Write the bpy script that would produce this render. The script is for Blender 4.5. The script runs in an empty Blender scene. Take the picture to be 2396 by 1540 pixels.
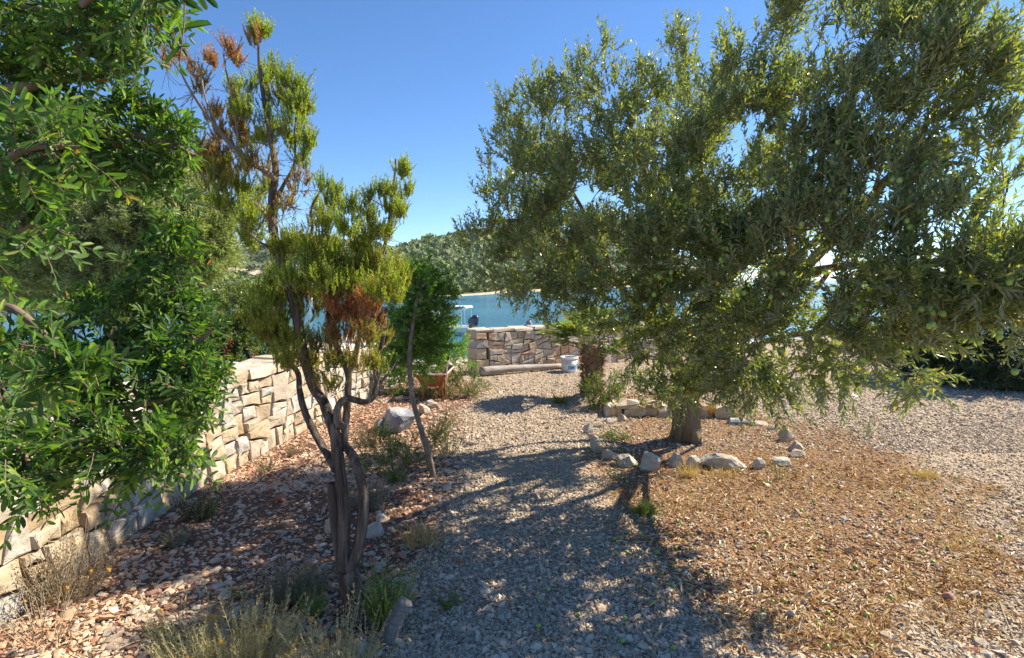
import bpy, math, random
import numpy as np
from mathutils import Vector, Matrix

random.seed(11)
rng = np.random.default_rng(11)
C = bpy.context.scene.collection
SC = bpy.context.scene

# ------------------------------------------------------------------ camera, sky, sun, exposure
EYE = 1.6
PITCH = math.atan(115.0 / 1331.0)
cam_d = bpy.data.cameras.new('camera'); cam = bpy.data.objects.new('camera', cam_d); C.objects.link(cam)
cam_d.lens = 20.0; cam_d.sensor_width = 36.0; cam_d.clip_start = 0.05; cam_d.clip_end = 12000
cam.location = (0, 0, EYE); cam.rotation_euler = (math.pi / 2 - PITCH, 0, 0)
SC.camera = cam

SUN_EL, SUN_AZ = math.radians(43), math.radians(64)          # azimuth clockwise from +Y (the view) towards +X
world = bpy.data.worlds.new('World'); SC.world = world; world.use_nodes = True
wn = world.node_tree; wn.nodes.clear()
sky = wn.nodes.new('ShaderNodeTexSky'); sky.sky_type = 'NISHITA'; sky.sun_disc = False
sky.sun_elevation = SUN_EL; sky.sun_rotation = SUN_AZ
sky.altitude = 2500; sky.air_density = 1.0; sky.dust_density = 0.4; sky.ozone_density = 5.0
bg = wn.nodes.new('ShaderNodeBackground'); bg.inputs[1].default_value = 0.082
wo = wn.nodes.new('ShaderNodeOutputWorld')
hs = wn.nodes.new('ShaderNodeHueSaturation'); hs.inputs['Saturation'].default_value = 1.1
wn.links.new(sky.outputs[0], hs.inputs['Color']); wn.links.new(hs.outputs[0], bg.inputs[0]); wn.links.new(bg.outputs[0], wo.inputs[0])
sun_d = bpy.data.lights.new('sun', 'SUN'); sun_d.energy = 4.4; sun_d.angle = math.radians(0.5); sun_d.color = (1.0, 0.88, 0.70)
sun = bpy.data.objects.new('sun', sun_d); C.objects.link(sun)
SDIR = Vector((math.sin(SUN_AZ) * math.cos(SUN_EL), math.cos(SUN_AZ) * math.cos(SUN_EL), math.sin(SUN_EL)))
sun.rotation_euler = (-SDIR).to_track_quat('-Z', 'Y').to_euler(); sun.location = (20, 12, 20)
SC.view_settings.view_transform = 'Standard'; SC.view_settings.look = 'None'
SC.view_settings.exposure = 1.38; SC.view_settings.gamma = 1.0
SC.view_settings.use_curve_mapping = False
SC.cycles.max_bounces = 6; SC.cycles.diffuse_bounces = 4; SC.cycles.glossy_bounces = 2
SC.cycles.transmission_bounces = 3; SC.cycles.transparent_max_bounces = 4

# ------------------------------------------------------------------ where things stand
FP = 1331.0
cp, sp = math.cos(PITCH), math.sin(PITCH)
def ray(px, py):
    u, v = (px - 1198.0) / FP, (770.0 - py) / FP
    return np.array([u, cp + sp * v, -sp + cp * v])
def gnd(px, py, z=0.0):
    d = ray(px, py); t = (z - EYE) / d[2]
    return np.array([d[0] * t, d[1] * t, z])
def at(px, py, Y):
    d = ray(px, py); t = Y / d[1]
    return np.array([d[0] * t, Y, EYE + d[2] * t])

_lat = {}
def vnoise(x, y, seed=0):
    if seed not in _lat: _lat[seed] = np.random.default_rng(900 + seed).random((256, 256))
    L = _lat[seed]
    x = np.asarray(x, float); y = np.asarray(y, float)
    xi = np.floor(x).astype(int); yi = np.floor(y).astype(int)
    fx, fy = x - xi, y - yi
    fx = fx * fx * (3 - 2 * fx); fy = fy * fy * (3 - 2 * fy)
    a = L[xi % 256, yi % 256]; b = L[(xi + 1) % 256, yi % 256]
    c = L[xi % 256, (yi + 1) % 256]; d = L[(xi + 1) % 256, (yi + 1) % 256]
    return (a * (1 - fx) + b * fx) * (1 - fy) + (c * (1 - fx) + d * fx) * fy
def fbm(x, y, seed=0, o=4):
    s, a, t = 0, 1.0, 0
    for i in range(o):
        s = s + a * vnoise(np.asarray(x) * 2 ** i, np.asarray(y) * 2 ** i, seed + i); t += a; a *= .5
    return s / t
def sstep(a, b, x):
    t = np.clip((np.asarray(x) - a) / (b - a), 0, 1); return t * t * (3 - 2 * t)
def sdf(poly, x, y):
    """signed distance to a polygon, positive inside"""
    x = np.asarray(x, float); y = np.asarray(y, float)
    d = np.full(x.shape, 1e9); ins = np.zeros(x.shape, bool)
    n = len(poly)
    for i in range(n):
        ax, ay = poly[i]; bx, by = poly[(i + 1) % n]
        ex, ey = bx - ax, by - ay
        t = np.clip(((x - ax) * ex + (y - ay) * ey) / (ex * ex + ey * ey + 1e-12), 0, 1)
        d = np.minimum(d, np.hypot(x - ax - t * ex, y - ay - t * ey))
        c = (ay > y) != (by > y)
        with np.errstate(divide='ignore', invalid='ignore'):
            xx = ax + (y - ay) * ex / (ey if abs(ey) > 1e-12 else 1e-12)
        ins ^= c & (x < xx)
    return np.where(ins, d, -d)

WALL_XY = np.array([(-2.62, 0.6), (-2.45, 1.6), (-2.36, 2.58), (-2.40, 3.4), (-2.42, 4.1), (-2.33, 5.1), (-2.14, 6.4), (-1.93, 8.0), (-1.80, 8.9)])
def wall_x(y): return np.interp(y, WALL_XY[:, 1], WALL_XY[:, 0])
SEA_Z = -2.4
def zg(x, y, micro=True):
    x = np.asarray(x, float); y = np.asarray(y, float)
    s1 = (wall_x(y) - 0.6 - x) * 1.15
    s2 = (y - (10.75 + 0.54 * (np.minimum(x, 9) + 0.6))) * 0.88
    s = np.maximum(np.maximum(s1, s2), 0)
    z = -0.14 * s
    z = np.maximum(z, -4.5)
    if micro:
        near = np.exp(-s * .3)
        z = z + near * (0.05 * (fbm(x * .9, y * .9, 3) - .5) + 0.02 * (fbm(x * 4, y * 4, 5) - .5))
        z = z + 0.15 * np.exp(-(((x - 1.75) / .75) ** 4 + ((y - 7.55) / .75) ** 4))
    return z

def P2(l): return [tuple(gnd(a, b)[:2]) for a, b in l]
BED = P2([(1150, 902), (1085, 985), (1055, 1060), (1060, 1120), (1030, 1200), (1005, 1290), (965, 1380), (945, 1440), (900, 1530), (840, 1640)]) + \
      [(-1.0, 1.2), (-2.6, 1.2), (-2.5, 2.6), (-2.5, 4.2), (-2.4, 5.1), (-2.2, 6.4), (-2.0, 8.1), (-1.8, 9.2), (-.7, 9.2)]
LITTER = P2([(1400, 985), (1430, 935), (1560, 925), (1720, 950), (1880, 985), (2080, 1030), (2260, 1120), (2400, 1260), (2560, 1420), (2450, 1540), (2100, 1580), (1720, 1520), (1560, 1420), (1430, 1250), (1385, 1120)])
def zones(x, y):
    n = (fbm(np.asarray(x) * 1.6, np.asarray(y) * 1.6, 20) - .5)
    n2 = (fbm(np.asarray(x) * 6, np.asarray(y) * 6, 30) - .5)
    b = sstep(-.10, .16, sdf(BED, x, y) + n * .35 + n2 * .25)
    l = sstep(-.12, .34, sdf(LITTER, x, y) + n * .7 + n2 * .45)
    return b, l

# ------------------------------------------------------------------ mesh helpers
class MB:
    def __init__(s): s.v = []; s.n = 0; s.f = []; s.r = []
    def add(s, V, F, r=0.5):
        V = np.asarray(V, float).reshape(-1, 3)
        s.v.append(V)
        for f in (F if isinstance(F, (list, tuple)) and len(F) and isinstance(F[0], np.ndarray) else [np.asarray(F)]):
            s.f.append(np.asarray(f, np.int64) + s.n)
        s.n += len(V)
        s.r.append(np.full(len(V), r) if np.isscalar(r) else np.asarray(r, float))
    def poly(s, V, faces, r=0.5):
        V = np.asarray(V, float); s.v.append(V)
        for f in faces: s.f.append(np.asarray([f], np.int64) + s.n)
        s.n += len(V); s.r.append(np.full(len(V), r) if np.isscalar(r) else np.asarray(r, float))
    def mesh(s, name, mat, origin=(0, 0, 0), smooth=False, attrs=None):
        V = np.concatenate(s.v) - np.asarray(origin, float)
        me = bpy.data.meshes.new(name)
        loops = np.concatenate([f.ravel() for f in s.f]).astype(np.int32)
        sizes = np.concatenate([np.full(f.shape[0], f.shape[1]) for f in s.f]).astype(np.int32)
        starts = np.concatenate([[0], np.cumsum(sizes)[:-1]]).astype(np.int32)
        me.vertices.add(len(V)); me.vertices.foreach_set('co', V.astype(np.float32).ravel())
        me.loops.add(len(loops)); me.loops.foreach_set('vertex_index', loops)
        me.polygons.add(len(sizes)); me.polygons.foreach_set('loop_start', starts)
        try: me.polygons.foreach_set('loop_total', sizes)
        except Exception: pass
        me.polygons.foreach_set('use_smooth', np.broadcast_to(smooth, (len(sizes),)).copy())
        a = me.attributes.new('rnd', 'FLOAT', 'POINT'); a.data.foreach_set('value', np.concatenate(s.r).astype(np.float32))
        for k, val in (attrs or {}).items():
            a = me.attributes.new(k, 'FLOAT', 'POINT'); a.data.foreach_set('value', np.asarray(val, np.float32))
        me.update(calc_edges=True); me.validate()
        me.materials.append(mat)
        return me
    def obj(s, name, mat, parent=None, loc=None, smooth=False, attrs=None, kind=None):
        """one mesh object; verts are in world space, the origin is at loc (or at the parent's base)"""
        base = np.array(parent['_o']) if parent is not None else np.zeros(3)
        org = np.asarray(loc, float) if loc is not None else base
        o = bpy.data.objects.new(name, s.mesh(name, mat, org, smooth, attrs)); C.objects.link(o)
        if parent is not None: o.parent = parent
        o.location = org - base
        o['_o'] = [float(q) for q in org]
        if kind: o['kind'] = kind
        return o
def tag(o, label=None, cat=None, group=None, kind=None):
    if label: o['label'] = label
    if cat: o['category'] = cat
    if group: o['group'] = group
    if kind: o['kind'] = kind
    return o
def thing(name, label, cat, loc=(0, 0, 0), group=None):
    o = bpy.data.objects.new(name, None); C.objects.link(o); o.empty_display_size = .1
    o.location = loc; o['_o'] = [float(q) for q in loc]
    return tag(o, label, cat, group)
def place(me, name, parent, M, label=None):
    """a part that shares mesh data; M is its world matrix"""
    o = bpy.data.objects.new(name, me); C.objects.link(o)
    b = Vector(parent['_o']) if parent is not None else Vector()
    o.parent = parent
    o.matrix_basis = Matrix.Translation(-b) @ M
    return o

def nrm(a): return a / np.maximum(np.linalg.norm(a, axis=-1, keepdims=True), 1e-9)
def cr(pts, n=6):
    p = np.asarray(pts, float); p = np.vstack([2 * p[0] - p[1], p, 2 * p[-1] - p[-2]])
    out = []
    for i in range(1, len(p) - 2):
        for t in np.arange(n) / n:
            out.append(.5 * (2 * p[i] + (p[i + 1] - p[i - 1]) * t + (2 * p[i - 1] - 5 * p[i] + 4 * p[i + 1] - p[i + 2]) * t * t + (3 * p[i] - p[i - 1] - 3 * p[i + 1] + p[i + 2]) * t ** 3))
    out.append(p[-2]); return np.array(out)
def tube(mb, pts, rad, sides=8, rough=0.0, r=.5, cap=False, ribs=0.0, seed=0):
    pts = np.asarray(pts, float); n = len(pts); rad = np.broadcast_to(rad, (n,)).astype(float)
    t = np.gradient(pts, axis=0); t = nrm(t)
    ref = np.array([.31, .95, .07]); a = nrm(ref - t * (t @ ref)[:, None]); b = np.cross(t, a)
    g = np.random.default_rng(seed)
    th = np.arange(sides) / sides * 2 * np.pi
    k = 1 + rough * (g.random((n, sides)) - .5) + ribs * np.sin(th * 3 + np.linspace(0, 2.2, n)[:, None] + seed) + ribs * .6 * np.sin(th * 5 - np.linspace(0, 3, n)[:, None])
    R = rad[:, None] * k
    V = pts[:, None] + R[..., None] * (np.cos(th)[None, :, None] * a[:, None] + np.sin(th)[None, :, None] * b[:, None])
    i, j = np.meshgrid(np.arange(n - 1), np.arange(sides), indexing='ij'); j2 = (j + 1) % sides
    F = np.stack([i * sides + j, i * sides + j2, (i + 1) * sides + j2, (i + 1) * sides + j], -1).reshape(-1, 4)
    fs = [F]
    if cap: fs += [np.arange(sides)[::-1][None], (np.arange(sides) + (n - 1) * sides)[None]]
    mb.add(V.reshape(-1, 3), fs, r)
def beziers(mb, P0, P1, P2_, r0, r1, segs=3, sides=3, r=.5):
    S = len(P0)
    if not S: return
    t = np.linspace(0, 1, segs + 1)[None, :, None]
    pts = (1 - t) ** 2 * P0[:, None] + 2 * t * (1 - t) * P1[:, None] + t * t * P2_[:, None]
    tg = nrm(2 * (1 - t) * (P1 - P0)[:, None] + 2 * t * (P2_ - P1)[:, None] + 1e-9)
    ref = np.array([.31, .9, .27]); ref /= np.linalg.norm(ref)
    a = nrm(ref - tg * (tg @ ref)[..., None]); b = np.cross(tg, a)
    th = np.arange(sides) / sides * 2 * np.pi
    R = (np.asarray(r0)[..., None] * (1 - t[..., 0]) + np.asarray(r1)[..., None] * t[..., 0]) if not np.isscalar(r0) else r0 * (1 - t[..., 0]) + r1 * t[..., 0]
    R = np.broadcast_to(R, (S, segs + 1))
    V = pts[:, :, None] + R[:, :, None, None] * (np.cos(th)[None, None, :, None] * a[:, :, None] + np.sin(th)[None, None, :, None] * b[:, :, None])
    k = (segs + 1) * sides
    i, j = np.meshgrid(np.arange(segs), np.arange(sides), indexing='ij'); j2 = (j + 1) % sides
    F = np.stack([i * sides + j, i * sides + j2, (i + 1) * sides + j2, (i + 1) * sides + j], -1).reshape(-1, 4)
    F = (F[None] + (np.arange(S) * k)[:, None, None]).reshape(-1, 4)
    rr = r if np.isscalar(r) else np.repeat(r, k)
    mb.add(V.reshape(-1, 3), [F], rr)

# leaf templates: (across, along, out of plane)
T_RHOMB = (np.array([(0, 0, 0), (.5, .45, .07), (0, 1, -.04), (-.5, .45, .07)]), [np.array([(0, 1, 2), (0, 2, 3)])])
T_LEAF = (np.array([(0, 0, 0), (.42, .26, .05), (0, .32, .0), (-.42, .26, .05), (.47, .66, .03), (0, .68, -.04), (-.47, .66, .03), (0, 1, -.16)]),
          [np.array([(0, 1, 2), (0, 2, 3), (4, 7, 5), (5, 7, 6)]), np.array([(1, 4, 5, 2), (2, 5, 6, 3)])])
T_OVAL = (np.array([(0, 0, 0), (.34, .14, .04), (0, .2, .02), (-.34, .14, .04), (.5, .5, .05), (0, .5, -.01), (-.5, .5, .05), (.36, .86, 0), (0, .85, -.05), (-.36, .86, 0), (0, 1, -.09)]),
          [np.array([(0, 1, 2), (0, 2, 3), (7, 10, 8), (8, 10, 9)]), np.array([(1, 4, 5, 2), (2, 5, 6, 3), (4, 7, 8, 5), (5, 8, 9, 6)])])
T_NEEDLE = (np.array([(.5, 0, 0), (-.5, 0, 0), (0, 1, 0)]), [np.array([(0, 1, 2)])])
def leaves(mb, tm, P, D, N, L, W, r):
    T, F = tm
    S = np.cross(D, N); n = len(P); m = len(T)
    L = np.broadcast_to(L, (n,)); W = np.broadcast_to(W, (n,))
    V = P[:, None] + D[:, None] * (T[None, :, 1, None] * L[:, None, None]) + S[:, None] * (T[None, :, 0, None] * W[:, None, None]) + N[:, None] * (T[None, :, 2, None] * L[:, None, None])
    mb.add(V.reshape(-1, 3), [(f[None] + (np.arange(n) * m)[:, None, None]).reshape(-1, f.shape[1]) for f in F], np.repeat(np.broadcast_to(r, (n,)), m))
def rand_unit(n, g=None):
    return nrm((g or rng).normal(size=(n, 3)))
def shoot_leaves(P0, P1, P2_, npair, LL, LW, spread=50, t0=.15, t1=1.0, pinnate=False, jit=.25, tip=True, whorl=2):
    """leaves in pairs along bezier shoots; returns P, D, N, L, W, t"""
    S = len(P0)
    t = np.linspace(t0, t1, npair)[None, :, None] + rng.normal(0, .012, (S, npair, 1))
    X = (1 - t) ** 2 * P0[:, None] + 2 * t * (1 - t) * P1[:, None] + t * t * P2_[:, None]
    T = nrm(2 * (1 - t) * (P1 - P0)[:, None] + 2 * t * (P2_ - P1)[:, None])
    ref = rand_unit(S)[:, None]
    A = nrm(np.cross(T, np.broadcast_to(ref, T.shape))); B = np.cross(T, A)
    out = []
    for s in range(whorl):
        ph = (np.arange(npair)[None, :, None] * (0 if pinnate else math.pi / 2)) + s * 2 * math.pi / whorl + rng.normal(0, jit * .7, (S, npair, 1))
        R = np.cos(ph) * A + np.sin(ph) * B
        sd = np.radians(spread) * (1 + rng.normal(0, jit, (S, npair, 1)))
        sd = sd * np.where(t > .9, .65, 1)
        D = nrm(np.cos(sd) * T + np.sin(sd) * R + rng.normal(0, jit * .25, (S, npair, 3)))
        Nn = B + rng.normal(0, jit, (S, npair, 3)) if pinnate else T + rng.normal(0, jit * 1.3, (S, npair, 3))
        Nn = nrm(Nn - D * (Nn * D).sum(-1, keepdims=True))
        f = (.72 + .28 * np.sin(np.pi * np.clip(t * .9 + .1, 0, 1))) * (1 + rng.normal(0, .15, t.shape))
        out.append((X, D, Nn, LL * f[..., 0], LW * f[..., 0] * (1 + rng.normal(0, .12, (S, npair))), np.broadcast_to(t[..., 0], (S, npair))))
    cat = [np.concatenate([o[i].reshape(-1, 3) if i < 3 else o[i].reshape(-1) for o in out]) for i in range(6)]
    return cat

# ------------------------------------------------------------------ materials
def newmat(name):
    m = bpy.data.materials.new(name); m.use_nodes = True; nt = m.node_tree; nt.nodes.clear()
    out = nt.nodes.new('ShaderNodeOutputMaterial'); return m, nt, out
def nd(nt, typ, **kw):
    n = nt.nodes.new(typ)
    for k, v in kw.items():
        if k.startswith('i_'):
            key = k[2:]; n.inputs[int(key) if key.isdigit() else key.replace('_', ' ')].default_value = v
        else: setattr(n, k, v)
    return n
def ramp(nt, cols, fac=None, interp='LINEAR'):
    n = nt.nodes.new('ShaderNodeValToRGB'); e = n.color_ramp.elements; n.color_ramp.interpolation = interp
    while len(e) > 1: e.remove(e[-1])
    for i, (p, c) in enumerate(cols):
        q = e[0] if i == 0 else e.new(p)
        q.position = p; q.color = (*c, 1)
    if fac is not None: nt.links.new(fac, n.inputs[0])
    return n
def noise(nt, scale, detail=4, co=None, rough=.55, dist=0):
    n = nd(nt, 'ShaderNodeTexNoise', i_Scale=scale, i_Detail=detail, i_Roughness=rough, i_Distortion=dist)
    if co is not None: nt.links.new(co, n.inputs['Vector'])
    return n
def mixc(nt, a, b, fac, mode='MIX'):
    n = nt.nodes.new('ShaderNodeMix'); n.data_type = 'RGBA'; n.blend_type = mode
    for s, v in ((0, fac), (6, a), (7, b)):
        if hasattr(v, 'is_output'): nt.links.new(v, n.inputs[s])
        else: n.inputs[s].default_value = v if s == 0 else (*v[:3], 1)
    return n.outputs[2]
def mth(nt, op, a, b=None, c=None):
    n = nd(nt, 'ShaderNodeMath', operation=op)
    for i, v in enumerate((a, b, c)):
        if v is None: continue
        if hasattr(v, 'is_output'): nt.links.new(v, n.inputs[i])
        else: n.inputs[i].default_value = v
    return n.outputs[0]
def bumpn(nt, h, strength, dist):
    n = nd(nt, 'ShaderNodeBump', i_Strength=strength, i_Distance=dist); nt.links.new(h, n.inputs['Height']); return n.outputs[0]
def rnd_attr(nt, objrand=True):
    a = nd(nt, 'ShaderNodeAttribute', attribute_name='rnd')
    if not objrand: return a.outputs['Fac']
    oi = nd(nt, 'ShaderNodeObjectInfo')
    return mth(nt, 'FRACT', mth(nt, 'ADD', a.outputs['Fac'], oi.outputs['Random']))
def leaf_mat(name, cols, under=None, trans=.35, rough=.42, spec=.5, objrand=True, tcol=1.5):
    m, nt, out = newmat(name)
    c = ramp(nt, cols, rnd_attr(nt, objrand)).outputs[0]
    base = c
    if under:
        g = nd(nt, 'ShaderNodeNewGeometry'); base = mixc(nt, c, under, mth(nt, 'MULTIPLY', g.outputs['Backfacing'], .75))
    p = nd(nt, 'ShaderNodeBsdfPrincipled', i_Roughness=rough); p.inputs['Specular IOR Level'].default_value = spec
    nt.links.new(base, p.inputs['Base Color'])
    t = nd(nt, 'ShaderNodeBsdfTranslucent')
    nt.links.new(mixc(nt, c, (tcol * .95, tcol, tcol * .35), 1.0, 'MULTIPLY'), t.inputs['Color'])
    mx = nd(nt, 'ShaderNodeMixShader', i_0=trans)
    nt.links.new(p.outputs[0], mx.inputs[1]); nt.links.new(t.outputs[0], mx.inputs[2]); nt.links.new(mx.outputs[0], out.inputs[0])
    return m
def pbr(name, cols, scale=6, rough=.8, bump=.0, bscale=None, objrand=0.0, spec=.3, metal=0, detail=5, stretch=None, attr=False, bdist=.01):
    """noise-driven surface; cols is a ramp"""
    m, nt, out = newmat(name)
    tc = nd(nt, 'ShaderNodeTexCoord'); co = tc.outputs['Object']
    if objrand:
        oi = nd(nt, 'ShaderNodeObjectInfo')
        sh = nd(nt, 'ShaderNodeVectorMath', operation='ADD'); nt.links.new(co, sh.inputs[0])
        cx = nd(nt, 'ShaderNodeCombineXYZ'); nt.links.new(mth(nt, 'MULTIPLY', oi.outputs['Random'], 37.), cx.inputs[0]); nt.links.new(mth(nt, 'MULTIPLY', oi.outputs['Random'], 91.), cx.inputs[1])
        nt.links.new(cx.outputs[0], sh.inputs[1]); co = sh.outputs[0]
    if stretch:
        mp = nd(nt, 'ShaderNodeMapping'); mp.inputs['Scale'].default_value = stretch; nt.links.new(co, mp.inputs[0]); co = mp.outputs[0]
    n = noise(nt, scale, detail, co)
    f = mth(nt, 'MULTIPLY_ADD', n.outputs[0], 1.9, -.45)
    if attr: f = mth(nt, 'ADD', mth(nt, 'MULTIPLY', f, .25), mth(nt, 'MULTIPLY', nd(nt, 'ShaderNodeAttribute', attribute_name='rnd').outputs['Fac'], .85))
    if objrand: f = mth(nt, 'ADD', mth(nt, 'MULTIPLY', f, 1 - objrand), mth(nt, 'MULTIPLY', oi.outputs['Random'], objrand))
    c = ramp(nt, cols, f).outputs[0]
    p = nd(nt, 'ShaderNodeBsdfPrincipled', i_Roughness=rough, i_Metallic=metal); p.inputs['Specular IOR Level'].default_value = spec
    nt.links.new(c, p.inputs['Base Color'])
    if bump:
        b = noise(nt, bscale or scale * 3, 6, co, .65); nt.links.new(bumpn(nt, b.outputs[0], bump, bdist), p.inputs['Normal'])
    nt.links.new(p.outputs[0], out.inputs[0])
    return m
def stone_mat(name, cols, stain=(.42, .25, .10), dark=(.18, .17, .16), bump=.5):
    m, nt, out = newmat(name)
    tc = nd(nt, 'ShaderNodeTexCoord'); oi = nd(nt, 'ShaderNodeObjectInfo')
    sh = nd(nt, 'ShaderNodeVectorMath', operation='ADD'); nt.links.new(tc.outputs['Object'], sh.inputs[0])
    cx = nd(nt, 'ShaderNodeCombineXYZ')
    for i, k in enumerate((37., 91., 53.)): nt.links.new(mth(nt, 'MULTIPLY', oi.outputs['Random'], k), cx.inputs[i])
    nt.links.new(cx.outputs[0], sh.inputs[1]); co = sh.outputs[0]
    base = ramp(nt, cols, oi.outputs['Random']).outputs[0]
    base = mixc(nt, base, (.20, .16, .12), mth(nt, 'MULTIPLY', mth(nt, 'FRACT', mth(nt, 'MULTIPLY', oi.outputs['Random'], 17.3)), .22))
    ms_ = nd(nt, 'ShaderNodeMapping'); ms_.inputs['Scale'].default_value = (8, 8, 15); ms_.inputs['Rotation'].default_value = (.25, .15, 0); nt.links.new(co, ms_.inputs[0])
    n4 = noise(nt, 1.0, 5, ms_.outputs[0], .7, .8)
    base = mixc(nt, base, (.20, .165, .13), mth(nt, 'MULTIPLY', ramp(nt, [(.5, (0, 0, 0)), (.62, (1, 1, 1)), (.74, (0, 0, 0))], n4.outputs[0]).outputs[0], .3))
    n1 = noise(nt, 7, 6, co, .6, .6); n2 = noise(nt, 26, 5, co, .6); n3 = noise(nt, 3.2, 3, co, .5, 1.0)
    c = mixc(nt, base, stain, mth(nt, 'MULTIPLY', ramp(nt, [(.5, (0, 0, 0)), (.72, (1, 1, 1))], n1.outputs[0]).outputs[0], .55))
    c = mixc(nt, c, (.62, .60, .56), mth(nt, 'MULTIPLY', ramp(nt, [(.48, (0, 0, 0)), (.66, (1, 1, 1))], n3.outputs[0]).outputs[0], .45))
    c = mixc(nt, c, dark, mth(nt, 'MULTIPLY', ramp(nt, [(.54, (0, 0, 0)), (.75, (1, 1, 1))], n2.outputs[0]).outputs[0], .5))
    p = nd(nt, 'ShaderNodeBsdfPrincipled', i_Roughness=.88); p.inputs['Specular IOR Level'].default_value = .25
    nt.links.new(c, p.inputs['Base Color'])
    h = mth(nt, 'ADD', mth(nt, 'ADD', noise(nt, 18, 7, co, .72).outputs[0], mth(nt, 'MULTIPLY', n1.outputs[0], 1.4)), mth(nt, 'MULTIPLY', n4.outputs[0], .8))
    nt.links.new(bumpn(nt, h, bump, .035), p.inputs['Normal']); nt.links.new(p.outputs[0], out.inputs[0])
    return m
# ------------------------------------------------------------------ material set
M = {}
M['wall_stone'] = stone_mat('wall_stone', [(0, (.50, .45, .36)), (.18, (.46, .35, .21)), (.36, (.42, .41, .38)), (.55, (.54, .48, .38)), (.7, (.40, .29, .17)), (.84, (.44, .43, .41)), (1, (.52, .40, .23))])
M['back_stone'] = stone_mat('back_stone', [(0, (.54, .43, .33)), (.22, (.60, .47, .29)), (.42, (.46, .42, .38)), (.6, (.58, .46, .35)), (.78, (.58, .33, .18)), (.88, (.50, .43, .37)), (1, (.62, .50, .31))], bump=.4)
M['coping'] = stone_mat('coping', [(0, (.58, .52, .42)), (.5, (.52, .42, .28)), (1, (.58, .55, .50))], bump=.4)
M['limestone'] = stone_mat('limestone', [(0, (.52, .47, .38)), (.35, (.46, .38, .27)), (.7, (.54, .49, .41)), (1, (.45, .42, .36))], bump=.5)
M['slab_stone'] = stone_mat('slab_stone', [(0, (.50, .40, .27)), (.4, (.54, .42, .27)), (.7, (.46, .36, .24)), (1, (.50, .45, .37))], bump=.4)
M['blue_stone'] = stone_mat('blue_stone', [(0, (.20, .23, .28)), (1, (.18, .215, .265))], stain=(.34, .30, .26), dark=(.14, .16, .19))
M['red_stone'] = stone_mat('red_stone', [(0, (.42, .14, .07)), (.5, (.50, .22, .11)), (1, (.36, .12, .06))], stain=(.5, .36, .26))
M['pale_shard'] = stone_mat('pale_shard', [(0, (.50, .44, .36)), (.4, (.50, .38, .27)), (.7, (.42, .38, .33)), (1, (.54, .40, .29))])
M['mortar'] = pbr('mortar', [(0, (.10, .08, .06)), (1, (.24, .20, .15))], 9, .95)
M['gravel'] = pbr('gravel', [(0, (.20, .155, .115)), (.3, (.37, .30, .225)), (.6, (.47, .395, .30)), (.85, (.58, .505, .40)), (1, (.42, .28, .17))], 30, .9, attr=True)
M['shards'] = pbr('shards', [(0, (.24, .16, .11)), (.2, (.46, .37, .28)), (.36, (.56, .48, .37)), (.55, (.52, .36, .24)), (.72, (.46, .26, .16)), (.88, (.54, .32, .21)), (1, (.36, .16, .09))], 30, .9, attr=True)
M['litter'] = leaf_mat('litter', [(0, (.17, .07, .028)), (.28, (.34, .165, .07)), (.55, (.46, .27, .125)), (.8, (.56, .40, .25)), (1, (.62, .53, .42))], trans=.15, rough=.5, objrand=False)
M['straw'] = leaf_mat('straw', [(0, (.38, .23, .10)), (.5, (.52, .37, .18)), (1, (.62, .50, .29))], trans=.25, rough=.55, objrand=False)
M['olive_leaf'] = leaf_mat('olive_leaf', [(0, (.07, .10, .038)), (.3, (.105, .145, .045)), (.65, (.155, .19, .055)), (.9, (.22, .235, .07)), (.985, (.28, .26, .08)), (1, (.40, .28, .07))], under=(.36, .37, .24), trans=.38, rough=.3, spec=.6, tcol=2.4)
M['olive_bark'] = pbr('olive_bark', [(0, (.07, .048, .03)), (.5, (.20, .14, .085)), (1, (.34, .26, .17))], 9, .9, 1.0, 20, stretch=(1, 1, .35), bdist=.04)
M['olive_twig'] = pbr('olive_twig', [(0, (.13, .11, .075)), (1, (.26, .22, .14))], 12, .8)
M['olive_fruit'] = pbr('olive_fruit', [(0, (.20, .31, .05)), (.5, (.27, .38, .07)), (1, (.34, .43, .10))], 40, .38, spec=.5, objrand=.5)
M['lentisk_leaf'] = leaf_mat('lentisk_leaf', [(0, (.025, .06, .016)), (.35, (.045, .105, .022)), (.7, (.08, .165, .026)), (.92, (.14, .24, .03)), (.985, (.20, .28, .04)), (1, (.28, .09, .04))], under=(.10, .165, .06), trans=.34, rough=.5, spec=.3, tcol=2.4)
M['lentisk_bark'] = pbr('lentisk_bark', [(0, (.10, .065, .045)), (1, (.26, .19, .14))], 14, .85, .5)
M['lentisk_stem'] = pbr('lentisk_stem', [(0, (.22, .09, .04)), (1, (.26, .20, .05))], 10, .7)
M['heath_leaf'] = leaf_mat('heath_leaf', [(0, (.07, .10, .02)), (.16, (.12, .165, .024)), (.34, (.19, .25, .035)), (.5, (.33, .42, .055)), (.62, (.22, .21, .045)), (.78, (.28, .17, .07)), (.92, (.38, .16, .085)), (1, (.42, .21, .13))], trans=.4, rough=.5, objrand=False, tcol=2.1)
M['heath_bark'] = pbr('heath_bark', [(0, (.035, .026, .022)), (.35, (.10, .078, .066)), (.6, (.20, .16, .135)), (.85, (.32, .27, .23)), (1, (.42, .41, .35))], 16, .9, 1.0, 24, stretch=(2.2, 2.2, .16), bdist=.06)
M['heath_twig'] = pbr('heath_twig', [(0, (.10, .075, .055)), (.6, (.22, .17, .13)), (1, (.36, .31, .26))], 14, .85)
M['bg_olive_leaf'] = leaf_mat('bg_olive_leaf', [(0, (.12, .16, .06)), (.5, (.20, .25, .09)), (1, (.30, .34, .15))], under=(.42, .45, .29), trans=.45, rough=.4, tcol=1.8)
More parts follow.
